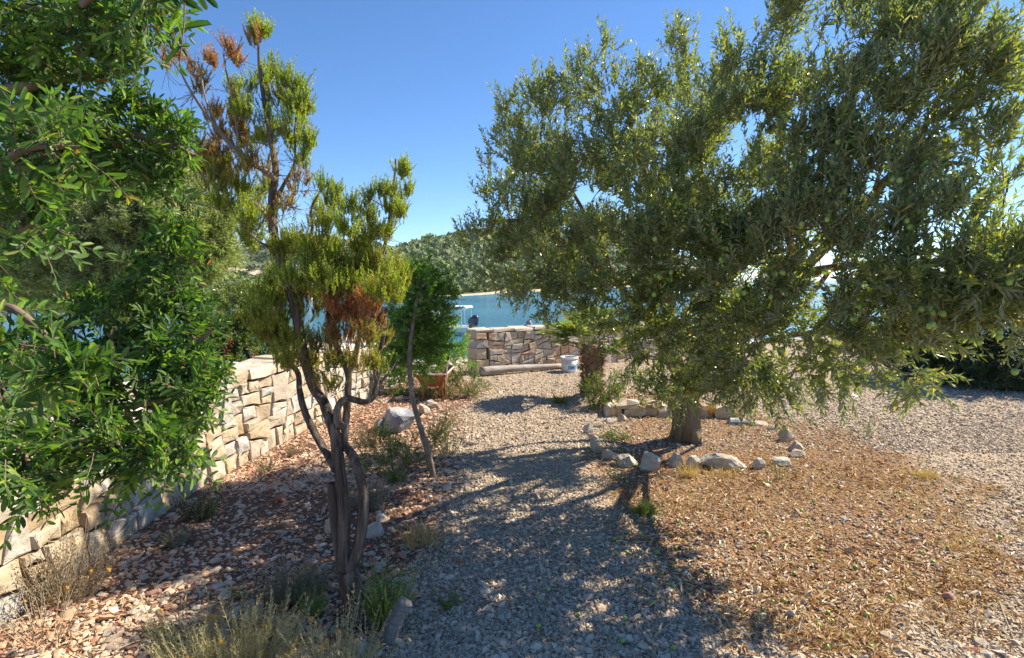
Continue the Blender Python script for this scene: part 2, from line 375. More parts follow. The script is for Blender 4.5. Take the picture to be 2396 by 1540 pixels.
M['bush_leaf'] = leaf_mat('bush_leaf', [(0, (.05, .09, .022)), (.5, (.11, .165, .03)), (.9, (.19, .24, .045)), (1, (.26, .26, .06))], under=(.10, .13, .05), trans=.3, rough=.35, tcol=2.0)
M['small_tree_leaf'] = leaf_mat('small_tree_leaf', [(0, (.06, .13, .025)), (.5, (.13, .25, .035)), (1, (.24, .38, .05))], under=(.10, .17, .05), trans=.42, rough=.33, tcol=2.2)
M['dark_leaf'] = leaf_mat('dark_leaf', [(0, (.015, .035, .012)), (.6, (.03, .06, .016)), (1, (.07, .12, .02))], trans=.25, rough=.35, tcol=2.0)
M['weed_leaf'] = leaf_mat('weed_leaf', [(0, (.06, .10, .028)), (.5, (.12, .18, .035)), (1, (.20, .23, .055))], trans=.3, tcol=1.8)
M['sapling'] = leaf_mat('sapling', [(0, (.10, .20, .02)), (.5, (.18, .31, .025)), (1, (.28, .40, .04))], trans=.4, tcol=1.8)
M['grey_leaf'] = leaf_mat('grey_leaf', [(0, (.11, .12, .085)), (.5, (.20, .21, .155)), (1, (.29, .29, .22))], trans=.2, rough=.7)
M['pale_leaf'] = leaf_mat('pale_leaf', [(0, (.34, .31, .15)), (.5, (.50, .46, .26)), (1, (.62, .57, .37))], trans=.25, rough=.7)
M['dry_leaf'] = leaf_mat('dry_leaf', [(0, (.10, .07, .05)), (.5, (.18, .13, .085)), (1, (.26, .21, .13))], trans=.2, rough=.8)
M['dry_stem'] = pbr('dry_stem', [(0, (.26, .20, .12)), (1, (.46, .40, .28))], 20, .8)
M['flower'] = leaf_mat('flower', [(0, (.50, .24, .03)), (1, (.62, .36, .06))], trans=.2, rough=.7)
M['berry'] = pbr('berry', [(0, (.35, .06, .05)), (1, (.5, .12, .08))], 20, .5)
M['palm_leaf'] = leaf_mat('palm_leaf', [(0, (.10, .18, .04)), (.6, (.20, .28, .06)), (.9, (.36, .35, .12)), (1, (.50, .38, .16))], trans=.25, rough=.35, tcol=1.8)
M['palm_fibre'] = leaf_mat('palm_fibre', [(0, (.10, .06, .035)), (.5, (.22, .13, .075)), (1, (.40, .28, .17))], trans=.1, rough=.8)
M['log'] = pbr('log', [(0, (.16, .14, .13)), (.5, (.30, .27, .24)), (1, (.44, .40, .36))], 8, .9, .8, 20, stretch=(.25, 1, 1))
M['grey_log'] = pbr('grey_log', [(0, (.09, .08, .075)), (.5, (.19, .175, .16)), (1, (.30, .28, .25))], 14, .9, .8, 30, stretch=(1, 1, .2))
M['rust'] = pbr('rust', [(0, (.17, .05, .02)), (.5, (.33, .11, .035)), (.8, (.42, .17, .06)), (1, (.46, .26, .13))], 7, .8, .3)
M['worn_rim'] = pbr('worn_rim', [(0, (.34, .27, .23)), (.5, (.55, .48, .42)), (1, (.62, .58, .54))], 12, .6, .2)
M['rubber'] = pbr('rubber', [(0, (.02, .02, .02)), (1, (.045, .042, .04))], 10, .8)
M['bucket'] = pbr('bucket', [(0, (.60, .58, .54)), (.5, (.74, .73, .70)), (1, (.80, .80, .78))], 6, .45, spec=.5)
M['bucket_blue'] = pbr('bucket_blue', [(0, (.10, .30, .52)), (.6, (.16, .40, .60)), (1, (.55, .62, .66))], 11, .5)
M['bucket_navy'] = pbr('bucket_navy', [(0, (.02, .10, .26)), (1, (.03, .14, .32))], 20, .5)
M['bucket_grey'] = pbr('bucket_grey', [(0, (.2, .19, .2)), (1, (.3, .29, .28))], 20, .5)
M['wire'] = pbr('wire', [(0, (.45, .45, .45)), (1, (.6, .6, .6))], 20, .4, metal=.8)
M['boat_white'] = pbr('boat_white', [(0, (.74, .74, .73)), (1, (.80, .80, .80))], 3, .3, spec=.5)
M['boat_dark'] = pbr('boat_dark', [(0, (.02, .028, .045)), (1, (.05, .06, .09))], 3, .2, spec=.5)
M['boat_glass'] = pbr('boat_glass', [(0, (.03, .05, .10)), (1, (.06, .09, .16))], 2, .1, spec=.7)
M['boat_blue'] = pbr('boat_blue', [(0, (.01, .045, .30)), (1, (.02, .08, .42))], 3, .45)
M['steel'] = pbr('steel', [(0, (.6, .6, .6)), (1, (.75, .75, .75))], 5, .3, metal=.6)
M['green_plastic'] = pbr('green_plastic', [(0, (.02, .24, .13)), (1, (.03, .33, .19))], 8, .4)
M['teal'] = pbr('teal', [(0, (.10, .35, .32)), (1, (.22, .52, .46))], 18, .6)
M['plaster'] = pbr('plaster', [(0, (.50, .46, .40)), (1, (.62, .58, .52))], 2, .9)
M['roof_tile'] = pbr('roof_tile', [(0, (.42, .15, .09)), (1, (.55, .23, .14))], 4, .85)
M['roof_grey'] = pbr('roof_grey', [(0, (.14, .13, .14)), (1, (.24, .21, .20))], 2, .8)
M['pine'] = leaf_mat('pine', [(0, (.055, .095, .03)), (.5, (.12, .17, .045)), (1, (.22, .26, .06))], trans=.12, rough=.7, objrand=False, tcol=1.5)
M['scrub'] = leaf_mat('scrub', [(0, (.045, .075, .035)), (1, (.09, .12, .05))], trans=.1, rough=.8, objrand=False)

def ground_mat():
    m, nt, out = newmat('ground')
    tc = nd(nt, 'ShaderNodeTexCoord'); co = tc.outputs['Object']
    B = nd(nt, 'ShaderNodeAttribute', attribute_name='bed').outputs['Fac']
    Lt = nd(nt, 'ShaderNodeAttribute', attribute_name='lit').outputs['Fac']
    S = nd(nt, 'ShaderNodeAttribute', attribute_name='shore').outputs['Fac']
    vo = nd(nt, 'ShaderNodeTexVoronoi', i_Scale=38.0); nt.links.new(co, vo.inputs['Vector'])
    v2 = nd(nt, 'ShaderNodeTexVoronoi', i_Scale=17.0); nt.links.new(co, v2.inputs['Vector'])
    sep = nd(nt, 'ShaderNodeSeparateColor'); nt.links.new(vo.outputs['Color'], sep.inputs[0])
    n1 = noise(nt, 1.3, 5, co); n2 = noise(nt, 60, 4, co, .7)
    grav = ramp(nt, [(0, (.20, .155, .11)), (.4, (.37, .295, .215)), (.8, (.47, .39, .29)), (1, (.42, .29, .18))], sep.outputs[0]).outputs[0]
    grav = mixc(nt, grav, (.40, .31, .22), mth(nt, 'MULTIPLY', ramp(nt, [(.42, (0, 0, 0)), (.66, (1, 1, 1))], n1.outputs[0]).outputs[0], .55))
    grav = mixc(nt, grav, (.62, .59, .53), S)
    soil = ramp(nt, [(0, (.07, .038, .026)), (.5, (.16, .095, .065)), (1, (.30, .20, .14))], mth(nt, 'MULTIPLY_ADD', n2.outputs[0], 1.6, -.3)).outputs[0]
    lit = ramp(nt, [(0, (.10, .055, .03)), (.5, (.23, .135, .075)), (1, (.38, .25, .15))], mth(nt, 'MULTIPLY_ADD', n2.outputs[0], 1.8, -.4)).outputs[0]
    c = mixc(nt, grav, lit, Lt); c = mixc(nt, c, soil, B)
    p = nd(nt, 'ShaderNodeBsdfPrincipled', i_Roughness=.95); p.inputs['Specular IOR Level'].default_value = .15
    nt.links.new(c, p.inputs['Base Color'])
    h = mth(nt, 'ADD', mth(nt, 'MULTIPLY', vo.outputs['Distance'], -1.0), mth(nt, 'MULTIPLY', n2.outputs[0], .5))
    nt.links.new(bumpn(nt, h, .9, .025), p.inputs['Normal']); nt.links.new(p.outputs[0], out.inputs[0])
    return m
M['ground'] = ground_mat()
def water_mat():
    m, nt, out = newmat('water')
    tc = nd(nt, 'ShaderNodeTexCoord')
    mp = nd(nt, 'ShaderNodeMapping'); mp.inputs['Scale'].default_value = (.45, 1.0, 1); mp.inputs['Rotation'].default_value = (0, 0, .15); nt.links.new(tc.outputs['Object'], mp.inputs[0])
    n1 = noise(nt, .55, 7, mp.outputs[0], .68); n2 = noise(nt, .05, 3, tc.outputs['Object'])
    c = ramp(nt, [(.35, (.02, .11, .17)), (.65, (.04, .17, .235))], n2.outputs[0]).outputs[0]
    p = nd(nt, 'ShaderNodeBsdfPrincipled', i_Roughness=.16, i_IOR=1.33); nt.links.new(c, p.inputs['Base Color'])
    nt.links.new(bumpn(nt, n1.outputs[0], .75, .35), p.inputs['Normal']); nt.links.new(p.outputs[0], out.inputs[0])
    return m
M['water'] = water_mat()
def hill_mat():
    m, nt, out = newmat('hill')
    tc = nd(nt, 'ShaderNodeTexCoord'); co = tc.outputs['Object']
    n1 = noise(nt, .22, 6, co, .65); n2 = noise(nt, .04, 4, co)
    mp = nd(nt, 'ShaderNodeMapping'); mp.inputs['Scale'].default_value = (.05, .05, .9); nt.links.new(co, mp.inputs[0])
    n3 = noise(nt, 1.2, 4, mp.outputs[0], .6)
    c = ramp(nt, [(.3, (.055, .085, .04)), (.55, (.10, .125, .06)), (.72, (.17, .175, .10))], n1.outputs[0]).outputs[0]
    c = mixc(nt, c, (.46, .42, .35), mth(nt, 'MULTIPLY', ramp(nt, [(.56, (0, 0, 0)), (.64, (1, 1, 1))], n3.outputs[0]).outputs[0], ramp(nt, [(.42, (0, 0, 0)), (.6, (.8, .8, .8))], n1.outputs[0]).outputs[0]))
    R = nd(nt, 'ShaderNodeAttribute', attribute_name='rock').outputs['Fac']
    rk = ramp(nt, [(.3, (.30, .22, .14)), (.5, (.50, .40, .29)), (.7, (.62, .55, .45))], noise(nt, .8, 5, co).outputs[0]).outputs[0]
    c = mixc(nt, c, rk, R)
    p = nd(nt, 'ShaderNodeBsdfPrincipled', i_Roughness=.95); p.inputs['Specular IOR Level'].default_value = .1
    nt.links.new(c, p.inputs['Base Color']); nt.links.new(bumpn(nt, n1.outputs[0], .8, 1.0), p.inputs['Normal']); nt.links.new(p.outputs[0], out.inputs[0])
    return m
M['hill'] = hill_mat()

# ------------------------------------------------------------------ ground, sea, far shore
def grid_sheet(xs, ys, zf):
    X, Y = np.meshgrid(xs, ys, indexing='ij'); Z = zf(X, Y)
    nx, ny = len(xs), len(ys)
    i, j = np.meshgrid(np.arange(nx - 1), np.arange(ny - 1), indexing='ij')
    F = np.stack([i * ny + j, (i + 1) * ny + j, (i + 1) * ny + j + 1, i * ny + j + 1], -1).reshape(-1, 4)
    return np.stack([X, Y, Z], -1).reshape(-1, 3), F
xs = np.concatenate([np.linspace(-60, -8, 27)[:-1], np.linspace(-8, -3, 26)[:-1], np.arange(-3, 5.5, .05), np.linspace(5.5, 14, 40)[1:], np.linspace(14, 70, 20)[1:]])
ys = np.concatenate([np.linspace(-15, 1, 14)[:-1], np.arange(1, 10.5, .05), np.linspace(10.5, 20, 40)[1:], np.linspace(20, 70, 20)[1:]])
V, F = grid_sheet(xs, ys, zg)
b_, l_ = zones(V[:, 0], V[:, 1])
sh = sstep(.02, .25, -zg(V[:, 0], V[:, 1], False))
mb = MB(); mb.add(V, [F])
g = mb.obj('ground', M['ground'], smooth=True, attrs={'bed': b_, 'lit': l_, 'shore': sh}, kind='structure')
mb = MB(); mb.add([(-880, -50, SEA_Z), (880, -50, SEA_Z), (880, 1380, SEA_Z), (-880, 1380, SEA_Z)], [np.array([(0, 1, 2, 3)])])
mb.obj('sea', M['water'], kind='structure')

# far land in polar strips: azimuth by tangent u = x/y
PXS = np.array([-400, 0, 200, 380, 520, 650, 760, 850, 920, 1000, 1060, 1200, 1350, 1500, 1620, 1720])
SKY = np.array([600, 596, 594, 592, 586, 566, 556, 566, 576, 575, 565, 548, 552, 585, 630, 664])
SHORE = np.array([722, 722, 722, 720, 716, 712, 706, 702, 699, 696, 694, 684, 678, 671, 668, 667])
pa = np.linspace(-400, 1720, 220)
skyl = np.interp(pa, PXS, SKY) + (fbm(pa / 26., pa * 0, 44) - .5) * 9
shr = np.interp(pa, PXS, SHORE) + (fbm(pa / 40., pa * 0 + 5, 46) - .5) * 3
Ysh = (EYE - SEA_Z) * FP / (shr - 655.0)
us = np.concatenate([[-.04], np.linspace(0, 1, 60), [1.3]])
def hill_pt(k, u):
    Y = Ysh[k] * (1 + 1.9 * u)
    e0 = -(shr[k] - 655) / FP; e1 = (655 - skyl[k]) / FP
    gq = np.clip(u, 0, 1); gq = .55 * gq + .45 * gq * gq * (3 - 2 * gq)
    z = EYE + Y * (e0 + (e1 - e0) * gq)
    if u < 0: z = SEA_Z - 1.5
    if u > 1: z = EYE + Ysh[k] * 2.9 * e1 * .7
    x = (pa[k] - 1198) / FP * Y
    return np.array([x, Y, z])
HV = np.array([[hill_pt(k, u) for u in us] for k in range(len(pa))])
HV[:, 1:-1, 2] += ((fbm(HV[:, 1:-1, 0] * .06, HV[:, 1:-1, 1] * .06, 50) - .5) * 5) * np.clip(us[1:-1], 0, .3)[None] * 2
na, nu = HV.shape[:2]
i, j = np.meshgrid(np.arange(na - 1), np.arange(nu - 1), indexing='ij')
F = np.stack([i * nu + j, (i + 1) * nu + j, (i + 1) * nu + j + 1, i * nu + j + 1], -1).reshape(-1, 4)
rock = np.broadcast_to((us < .055)[None], (na, nu)).astype(float).copy()
cx_ = np.abs(pa[:, None] - 540) / 75.; rock = np.maximum(rock, np.clip(1 - ((us[None] - .56 - .05 * np.sin(pa[:, None] * .06)) / .05) ** 2, 0, 1) * (cx_ < 1))
mb = MB(); mb.add(HV.reshape(-1, 3), [F])
mb.obj('hill', M['hill'], smooth=True, attrs={'rock': rock.ravel()}, kind='structure')

# icosphere
def ico(sub):
    t = (1 + 5 ** .5) / 2
    V = [(-1, t, 0), (1, t, 0), (-1, -t, 0), (1, -t, 0), (0, -1, t), (0, 1, t), (0, -1, -t), (0, 1, -t), (t, 0, -1), (t, 0, 1), (-t, 0, -1), (-t, 0, 1)]
    F = [(0, 11, 5), (0, 5, 1), (0, 1, 7), (0, 7, 10), (0, 10, 11), (1, 5, 9), (5, 11, 4), (11, 10, 2), (10, 7, 6), (7, 1, 8), (3, 9, 4), (3, 4, 2), (3, 2, 6), (3, 6, 8), (3, 8, 9), (4, 9, 5), (2, 4, 11), (6, 2, 10), (8, 6, 7), (9, 8, 1)]
    V = [np.array(v) / np.linalg.norm(v) for v in V]
    for _ in range(sub):
        c = {}; F2 = []
        def mid(a, b):
            k = (min(a, b), max(a, b))
            if k not in c:
                q = V[a] + V[b]; V.append(q / np.linalg.norm(q)); c[k] = len(V) - 1
            return c[k]
        for a, b, d in F:
            e, f, g_ = mid(a, b), mid(b, d), mid(d, a)
            F2 += [(a, e, g_), (b, f, e), (d, g_, f), (e, f, g_)]
        F = F2
    return np.array(V), np.array(F)
ICO = [ico(0), ico(1), ico(2), (np.array([(1, 0, 0), (-1, 0, 0), (0, 1, 0), (0, -1, 0), (0, 0, 1), (0, 0, -1)], float) @ np.array([(.8, .5, .2), (-.5, .8, .25), (-.05, -.3, .95)]), np.array([(0, 2, 4), (2, 1, 4), (1, 3, 4), (3, 0, 4), (2, 0, 5), (1, 2, 5), (3, 1, 5), (0, 3, 5)]))]
def rock_shape(sub, seed, cuts=7, rough=.12):
    g = np.random.default_rng(seed); V, F = ICO[sub]; V = V.copy()
    for _ in range(cuts):
        n = nrm(g.normal(size=3)); d = g.uniform(.40, .80)
        s = V @ n; V = V - np.maximum(s - d, 0)[:, None] * n
    V = V * (1 + rough * g.normal(size=(len(V), 1)) * .5)
    V /= np.abs(V).max(axis=0)
    return V, F
def rot_z(a): c, s = math.cos(a), math.sin(a); return np.array([(c, -s, 0), (s, c, 0), (0, 0, 1)])
def rots(n, tilt, g=rng):
    a = g.uniform(0, 6.283, n); b = g.normal(0, tilt, n); c = g.normal(0, tilt, n)
    ca, sa, cb, sb, cc, s_ = np.cos(a), np.sin(a), np.cos(b), np.sin(b), np.cos(c), np.sin(c)
    Z = np.zeros(n); O = np.ones(n)
    Rz = np.stack([ca, -sa, Z, sa, ca, Z, Z, Z, O], -1).reshape(n, 3, 3)
    Rx = np.stack([O, Z, Z, Z, cb, -sb, Z, sb, cb], -1).reshape(n, 3, 3)
    Ry = np.stack([cc, Z, s_, Z, O, Z, -s_, Z, cc], -1).reshape(n, 3, 3)
    return Rz @ Rx @ Ry
def scatter_rocks(mb, P, size, flat, tilt, sub=0, r=None, nvar=10, seed=0):
    n = len(P); var = rng.integers(0, nvar, n); R = rots(n, tilt)
    sc = np.stack([size * rng.uniform(.75, 1.3, n), size * rng.uniform(.55, 1.0, n), size * flat * rng.uniform(.7, 1.3, n)], -1)
    r = rng.random(n) if r is None else r
    for k in range(nvar):
        V, F = rock_shape(sub, seed + k, 5, .18); s = var == k; m = s.sum()
        if not m: continue
        W = np.einsum('nij,nvj->nvi', R[s], V[None] * sc[s][:, None]) + P[s][:, None]
        mb.add(W.reshape(-1, 3), [(F[None] + (np.arange(m) * len(V))[:, None, None]).reshape(-1, 3)], np.repeat(r[s], len(V)))

# pines and scrub on the far hill
mb = MB(); ms = MB()
pr = np.random.default_rng(5)
def hill_at(px, u):
    k = np.clip(np.searchsorted(pa, px), 1, na - 1); f = (px - pa[k - 1]) / (pa[k] - pa[k - 1])
    j0 = 1 + min(int(u * 59), 58); fj = u * 59 - min(int(u * 59), 58)
    A = HV[k - 1, j0] * (1 - fj) + HV[k - 1, j0 + 1] * fj; B2 = HV[k, j0] * (1 - fj) + HV[k, j0 + 1] * fj
    return A * (1 - f) + B2 * f
for _ in range(3400):
    px = pr.uniform(250, 1700); u = pr.uniform(.065, 1.0)
    lim = np.interp(px, [250, 480, 640, 800, 900, 980, 1060, 1700], [.5, .5, .42, .45, .75, .95, 1.0, 1.0])
    dens = 1.0 if u < lim else .0
    if vnoise(px / 30., u * 14, 60) < .24: dens *= .3
    if pr.random() > dens: continue
    p = hill_at(px, u); s = p[1] * pr.uniform(.006, .0115)
    V, F = ICO[1]
    n = 1 + .22 * pr.normal(size=len(V))
    W = V * n[:, None] * np.array([s, s, s * pr.uniform(.7, 1.05)]) + p + (0, 0, s * .75)
    rr = np.clip(pr.uniform(.2, .8) + V[:, 2] * 0 + pr.normal(0, .12, len(V)), 0, 1)
    mb.add(W, [F], rr)
    q = 46
    d = nrm(pr.normal(size=(q, 3))); d[:, 2] = np.abs(d[:, 2]) * 1.1 - .25
    c = p + (0, 0, s * .75) + d * s * pr.uniform(.85, 1.12, (q, 1)) * (1, 1, .9)
    leaves(mb, T_RHOMB, c, nrm(d + pr.normal(size=(q, 3)) * .8), rand_unit(q, pr), s * .55, s * .4, np.clip(rr[0] + pr.normal(0, .2, q), 0, 1))
mb.obj('pine_wood', M['pine'], kind='stuff')
for _ in range(5200):
    px = pr.uniform(250, 1080); u = pr.uniform(.35, 1.0)
    if vnoise(px / 22., u * 18, 70) < .36: continue
    p = hill_at(px, u); s = p[1] * pr.uniform(.0016, .0042); q = 9
    d = nrm(pr.normal(size=(q, 3))); d[:, 2] = np.abs(d[:, 2])
    leaves(ms, T_RHOMB, p + d * s * .6, nrm(d + pr.normal(size=(q, 3)) * .7), rand_unit(q, pr), s * 1.3, s, pr.random())
ms.obj('hill_scrub', M['scrub'], kind='stuff')
# ------------------------------------------------------------------ rubble walls: every stone is a part
def clip_poly(poly, n, d):
    out = []
    for i in range(len(poly)):
        a, b = poly[i], poly[(i + 1) % len(poly)]
        sa, sb = a @ n - d, b @ n - d
        if sa <= 0: out.append(a)
        if (sa < 0) != (sb < 0) and abs(sa - sb) > 1e-12: out.append(a + (b - a) * (sa / (sa - sb)))
    return out
def voronoi(pts, w, h):
    pts = np.asarray(pts); res = []
    for i, p in enumerate(pts):
        poly = [np.array(q, float) for q in ((0, 0), (w, 0), (w, h), (0, h))]
        ds = np.linalg.norm(pts - p, axis=1)
        for j in np.argsort(ds)[1:26]:
            n = pts[j] - p; poly = clip_poly(poly, n, n @ (pts[j] + p) / 2)
            if len(poly) < 3: break
        if len(poly) >= 3:
            q = [poly[0]]
            for a in poly[1:]:
                if np.linalg.norm(a - q[-1]) > .012: q.append(a)
            if np.linalg.norm(q[0] - q[-1]) <= .012: q.pop()
            if len(q) >= 3: res.append(np.array(q))
    return res
def wall_stone(parent, poly, to_world, gap, seed, mat, depth=.09, bulge=.03, tl=.05):
    """poly in wall coordinates (along, up); a block with an uneven, proud face"""
    g = np.random.default_rng(seed)
    c = poly.mean(0)
    pts = []
    for i in range(len(poly)):
        a, b = poly[i], poly[(i + 1) % len(poly)]
        pts.append(a)
        if np.linalg.norm(b - a) > .09: pts.append(a + (b - a) * g.uniform(.35, .65) + g.normal(0, .005, 2) - (a + b - 2 * c) * g.uniform(0, .02))
    p = np.array(pts); d = p - c; L = np.linalg.norm(d, axis=1, keepdims=True)
    p = c + d * np.maximum(.4, 1 - gap * g.uniform(.7, 2.2, L.shape) / L)
    k = len(p); o = g.uniform(-.012, .022); tilt = g.normal(0, tl, 2)
    def lay(q, dep): return [(s, z, dep + (np.array((s, z)) - c) @ tilt + g.normal(0, .0055 * tl / .05)) for s, z in q]
    V = lay(p, -depth) + lay(p, o) + lay(c + (p - c) * np.maximum(.72, 1 - .009 / np.maximum(np.linalg.norm(p - c, axis=1, keepdims=True), .03)), o + .007)
    cc = c + (p - c)[g.integers(0, k)] * g.uniform(.0, .5)
    V.append((cc[0], cc[1], o + .007 + (cc - c) @ tilt + bulge * g.uniform(-.1, .6)))
    F = []
    for i in range(k):
        j = (i + 1) % k
        F += [(i, j, k + j, k + i), (k + i, k + j, 2 * k + j, 2 * k + i)]
    T = [(2 * k + i, 2 * k + (i + 1) % k, 3 * k) for i in range(k)]
    W = np.array([to_world(*v) for v in V])
    m = MB(); m.add(W, [np.array(F), np.array(T)])
    return m.obj('stone', mat, parent, loc=W.mean(0), smooth=False)
def block(parent, corners8, seed, mat, name='stone', jit=.008, rnd=.16):
    """roughly hewn slab through 8 corners (4 bottom, 4 top) with an eased top rim"""
    g = np.random.default_rng(seed); c8 = np.array(corners8, float) + g.normal(0, jit, (8, 3))
    bot, top = c8[:4], c8[4:]
    h = (top - bot)
    def sub4(q):
        out = []
        for i in range(4): out += [q[i] * (1 - .0), (q[i] + q[(i + 1) % 4]) / 2 + g.normal(0, jit * .7, 3)]
        return np.array(out)
    B, Tm = sub4(bot), sub4(bot + h * .72)
    cen = top.mean(0); Tt = sub4(top); ci = (Tt - cen)
    ctr8 = Tt - ci * np.minimum(.016 / np.maximum(np.linalg.norm(ci, axis=1, keepdims=True), .02), .4)
    V = np.vstack([B, Tm, ctr8, cen + (0, 0, abs(g.normal(0, jit)))]); F = []; T = []
    for i in range(8):
        j = (i + 1) % 8
        F += [(i, j, 8 + j, 8 + i), (8 + i, 8 + j, 16 + j, 16 + i)]; T.append((16 + i, 16 + j, 24))
    m = MB(); m.add(V, [np.array(F), np.array(T), np.arange(8)[::-1][None]])
    return m.obj(name, mat, parent, loc=V.mean(0))
class Path:
    def __init__(s, pts, sign):
        s.p = cr(np.array([(a, b, 0) for a, b in pts]), 10)[:, :2]
        s.l = np.concatenate([[0], np.cumsum(np.linalg.norm(np.diff(s.p, axis=0), axis=1))]); s.sign = sign; s.L = s.l[-1]
    def at(s, t):
        x = np.interp(t, s.l, s.p[:, 0]); y = np.interp(t, s.l, s.p[:, 1])
        e = .05; d = np.array([np.interp(t + e, s.l, s.p[:, 0]) - np.interp(t - e, s.l, s.p[:, 0]), np.interp(t + e, s.l, s.p[:, 1]) - np.interp(t - e, s.l, s.p[:, 1])])
        d = d / np.linalg.norm(d); return np.array([x, y]), np.array([d[1], -d[0]]) * s.sign
    def world(s, t, z, dep, batter=.06):
        p, n = s.at(t); q = p + n * (dep - z * batter); return np.array([q[0], q[1], z - .03])
def rubble_wall(path, name, label, cat, h, thick, rowh, colw, seed, mat, cap_mat, cap_h, cap_l, hmin=None, quoin=False, gap=.008, jitter=.34, lvary=None):
    g = np.random.default_rng(seed)
    root = thing(name, label, cat, tuple(path.world(0, .03, 0)))
    m = MB()
    ts = np.linspace(.12 if quoin else 0, path.L, 40); A = []
    for t in ts:
        A += [path.world(t, 0, -.045), path.world(t, h + .02, -.045), path.world(t, h + .02, -thick + .03, 0), path.world(t, 0, -thick, 0)]
    n = len(ts); F = [(4 * i + k, 4 * i + (k + 1) % 4, 4 * (i + 1) + (k + 1) % 4, 4 * (i + 1) + k) for i in range(n - 1) for k in range(4)]
    F += [(3, 2, 1, 0), (4 * n - 4, 4 * n - 3, 4 * n - 2, 4 * n - 1)]
    m.add(A, [np.array(F)]); m.obj('core', M['mortar'], root)
    cells = []
    x0 = 0
    if quoin:
        z = 0; r = 0
        while z < h - .02:
            zz = min(h, z + rowh * g.uniform(.75, 1.35)); zz = h if h - zz < .07 else zz
            w_ = colw * (1.45 if r % 2 else 1.05) * g.uniform(.9, 1.1); cells.append(np.array([(0, z), (w_, z), (w_ + .0, zz), (0, zz)])); z = zz; r += 1
        x0 = colw * 1.0
    def area(p): return .5 * abs(sum(p[i][0] * p[(i + 1) % len(p)][1] - p[(i + 1) % len(p)][0] * p[i][1] for i in range(len(p))))
    def split(p, lv):
        p = np.array(p); ar = area(p); ext = p.max(0) - p.min(0)
        tgt = rowh * colw * g.choice([.35, .8, 1.0, 1.5, 2.3], p=[.16, .28, .3, .18, .08])
        if ar < tgt * 1.05 and ext[0] < colw * 2.3: cells.append(p); return
        vert = ext[0] > ext[1] * g.uniform(1.1, 2.0)
        ang = g.normal(0, .16) + (0 if vert else math.pi / 2); n_ = np.array([math.cos(ang), math.sin(ang)])
        c_ = p.min(0) + ext * g.uniform(.36, .64, 2); d = c_ @ n_
        A_, B_ = clip_poly(list(p), n_, d), clip_poly(list(p), -n_, -d)
        for q in (A_, B_):
            if len(q) >= 3 and area(np.array(q)) > .0025: split(q, lv + 1)
    if quoin:
        qs = list(cells); cells.clear()
        split([(colw * 1.24, 0), (path.L, 0), (path.L, h), (colw * 1.24, h)], 0)
        for q in qs:
            w_ = min(q[1][0], colw * 1.235); q = q.copy(); q[1][0] = w_; q[2][0] = w_; cells.append(q)
    else: split([(0, 0), (path.L, 0), (path.L, h), (0, h)], 0)
    print(label[:20], 'stones', len(cells))
    for k, poly in enumerate(cells):
        q = [poly[0]]
        for v_ in poly[1:]:
            if np.linalg.norm(v_ - q[-1]) > .012: q.append(v_)
        if np.linalg.norm(q[0] - q[-1]) <= .012: q.pop()
        if len(q) >= 3: wall_stone(root, np.array(q), path.world, gap, seed * 1000 + k, mat, (thick - .03) if quoin and poly[:, 0].min() < .01 else .09, .014 if quoin else .03, .022 if quoin else .05)
    # coping
    t = 0; k = 0
    while t < path.L - .05:
        L = min(cap_l * g.uniform(.6, 1.35), path.L - t); hh = cap_h * g.uniform(.8, 1.25); cut = g.random() < .45
        secs = [(.025, -thick * g.uniform(.4, .6)), (None, -thick - .01)] if cut else [(.025, -thick - .01)]
        d0 = g.uniform(.0, .035)
        for d_a, d_b in secs:
            if d_a is None: d_a = prev - .012
            else: d_a = d0
            prev = d_b
            z0, z1 = h + .004, h + hh + g.normal(0, .006)
            c = [path.world(t + .006, z0, d_b, .05), path.world(t + .006, z0, d_a, .05), path.world(t + L - .006, z0, d_a, .05), path.world(t + L - .006, z0, d_b, .05)]
            c += [q + (0, 0, z1 - z0) for q in c]
            block(root, c, seed * 777 + k, cap_mat); k += 1
        t += L
    return root
left_path = Path(WALL_XY, 1)
rubble_wall(left_path, 'stone_wall', 'long pale rubble stone wall in dappled sun running along the reddish bed', 'wall', .72, .46, .19, .24, 3, M['wall_stone'], M['coping'], .085, .34, gap=.0065)
back_path = Path([(-.60, 9.50), (1.0, 10.37), (2.6, 11.25), (4.6, 12.35)], 1)
rubble_wall(back_path, 'stone_wall', 'low honey coloured stone wall with flat coping in front of the sea', 'wall', .73, .40, .15, .20, 8, M['back_stone'], M['coping'], .07, .40, quoin=True, gap=.0045)

# ------------------------------------------------------------------ single stones
def rock(name, label, cat, c, size, seed, mat, group=None, sub=2, rz=0, cuts=9, sink=.25, rough=.06):
    V, F = rock_shape(sub, seed, cuts, rough)
    V = V * (np.array(size) / 2) @ rot_z(rz).T
    base = zg(c[0], c[1]) if len(c) < 3 else c[2]
    P = np.array([c[0], c[1], float(base) + size[2] * (.5 - sink)])
    m = MB(); m.add(V + P, [F])
    return tag(m.obj(name, mat, loc=P), label, cat, group)
def rock_px(name, label, cat, px, py, wpx, hpx, seed, mat, group=None, deep=.8, rz=0, sub=1, sink=.36, cuts=16):
    p = gnd(px, py); k = p[1] / FP
    return rock(name, label, cat, (p[0], p[1] + wpx * k * deep * .4), (wpx * k, wpx * k * deep, hpx * k * 1.12 / (1 - sink)), seed, mat, group, sub, rz, cuts, sink)
RING = 'stones edging the olive bed'
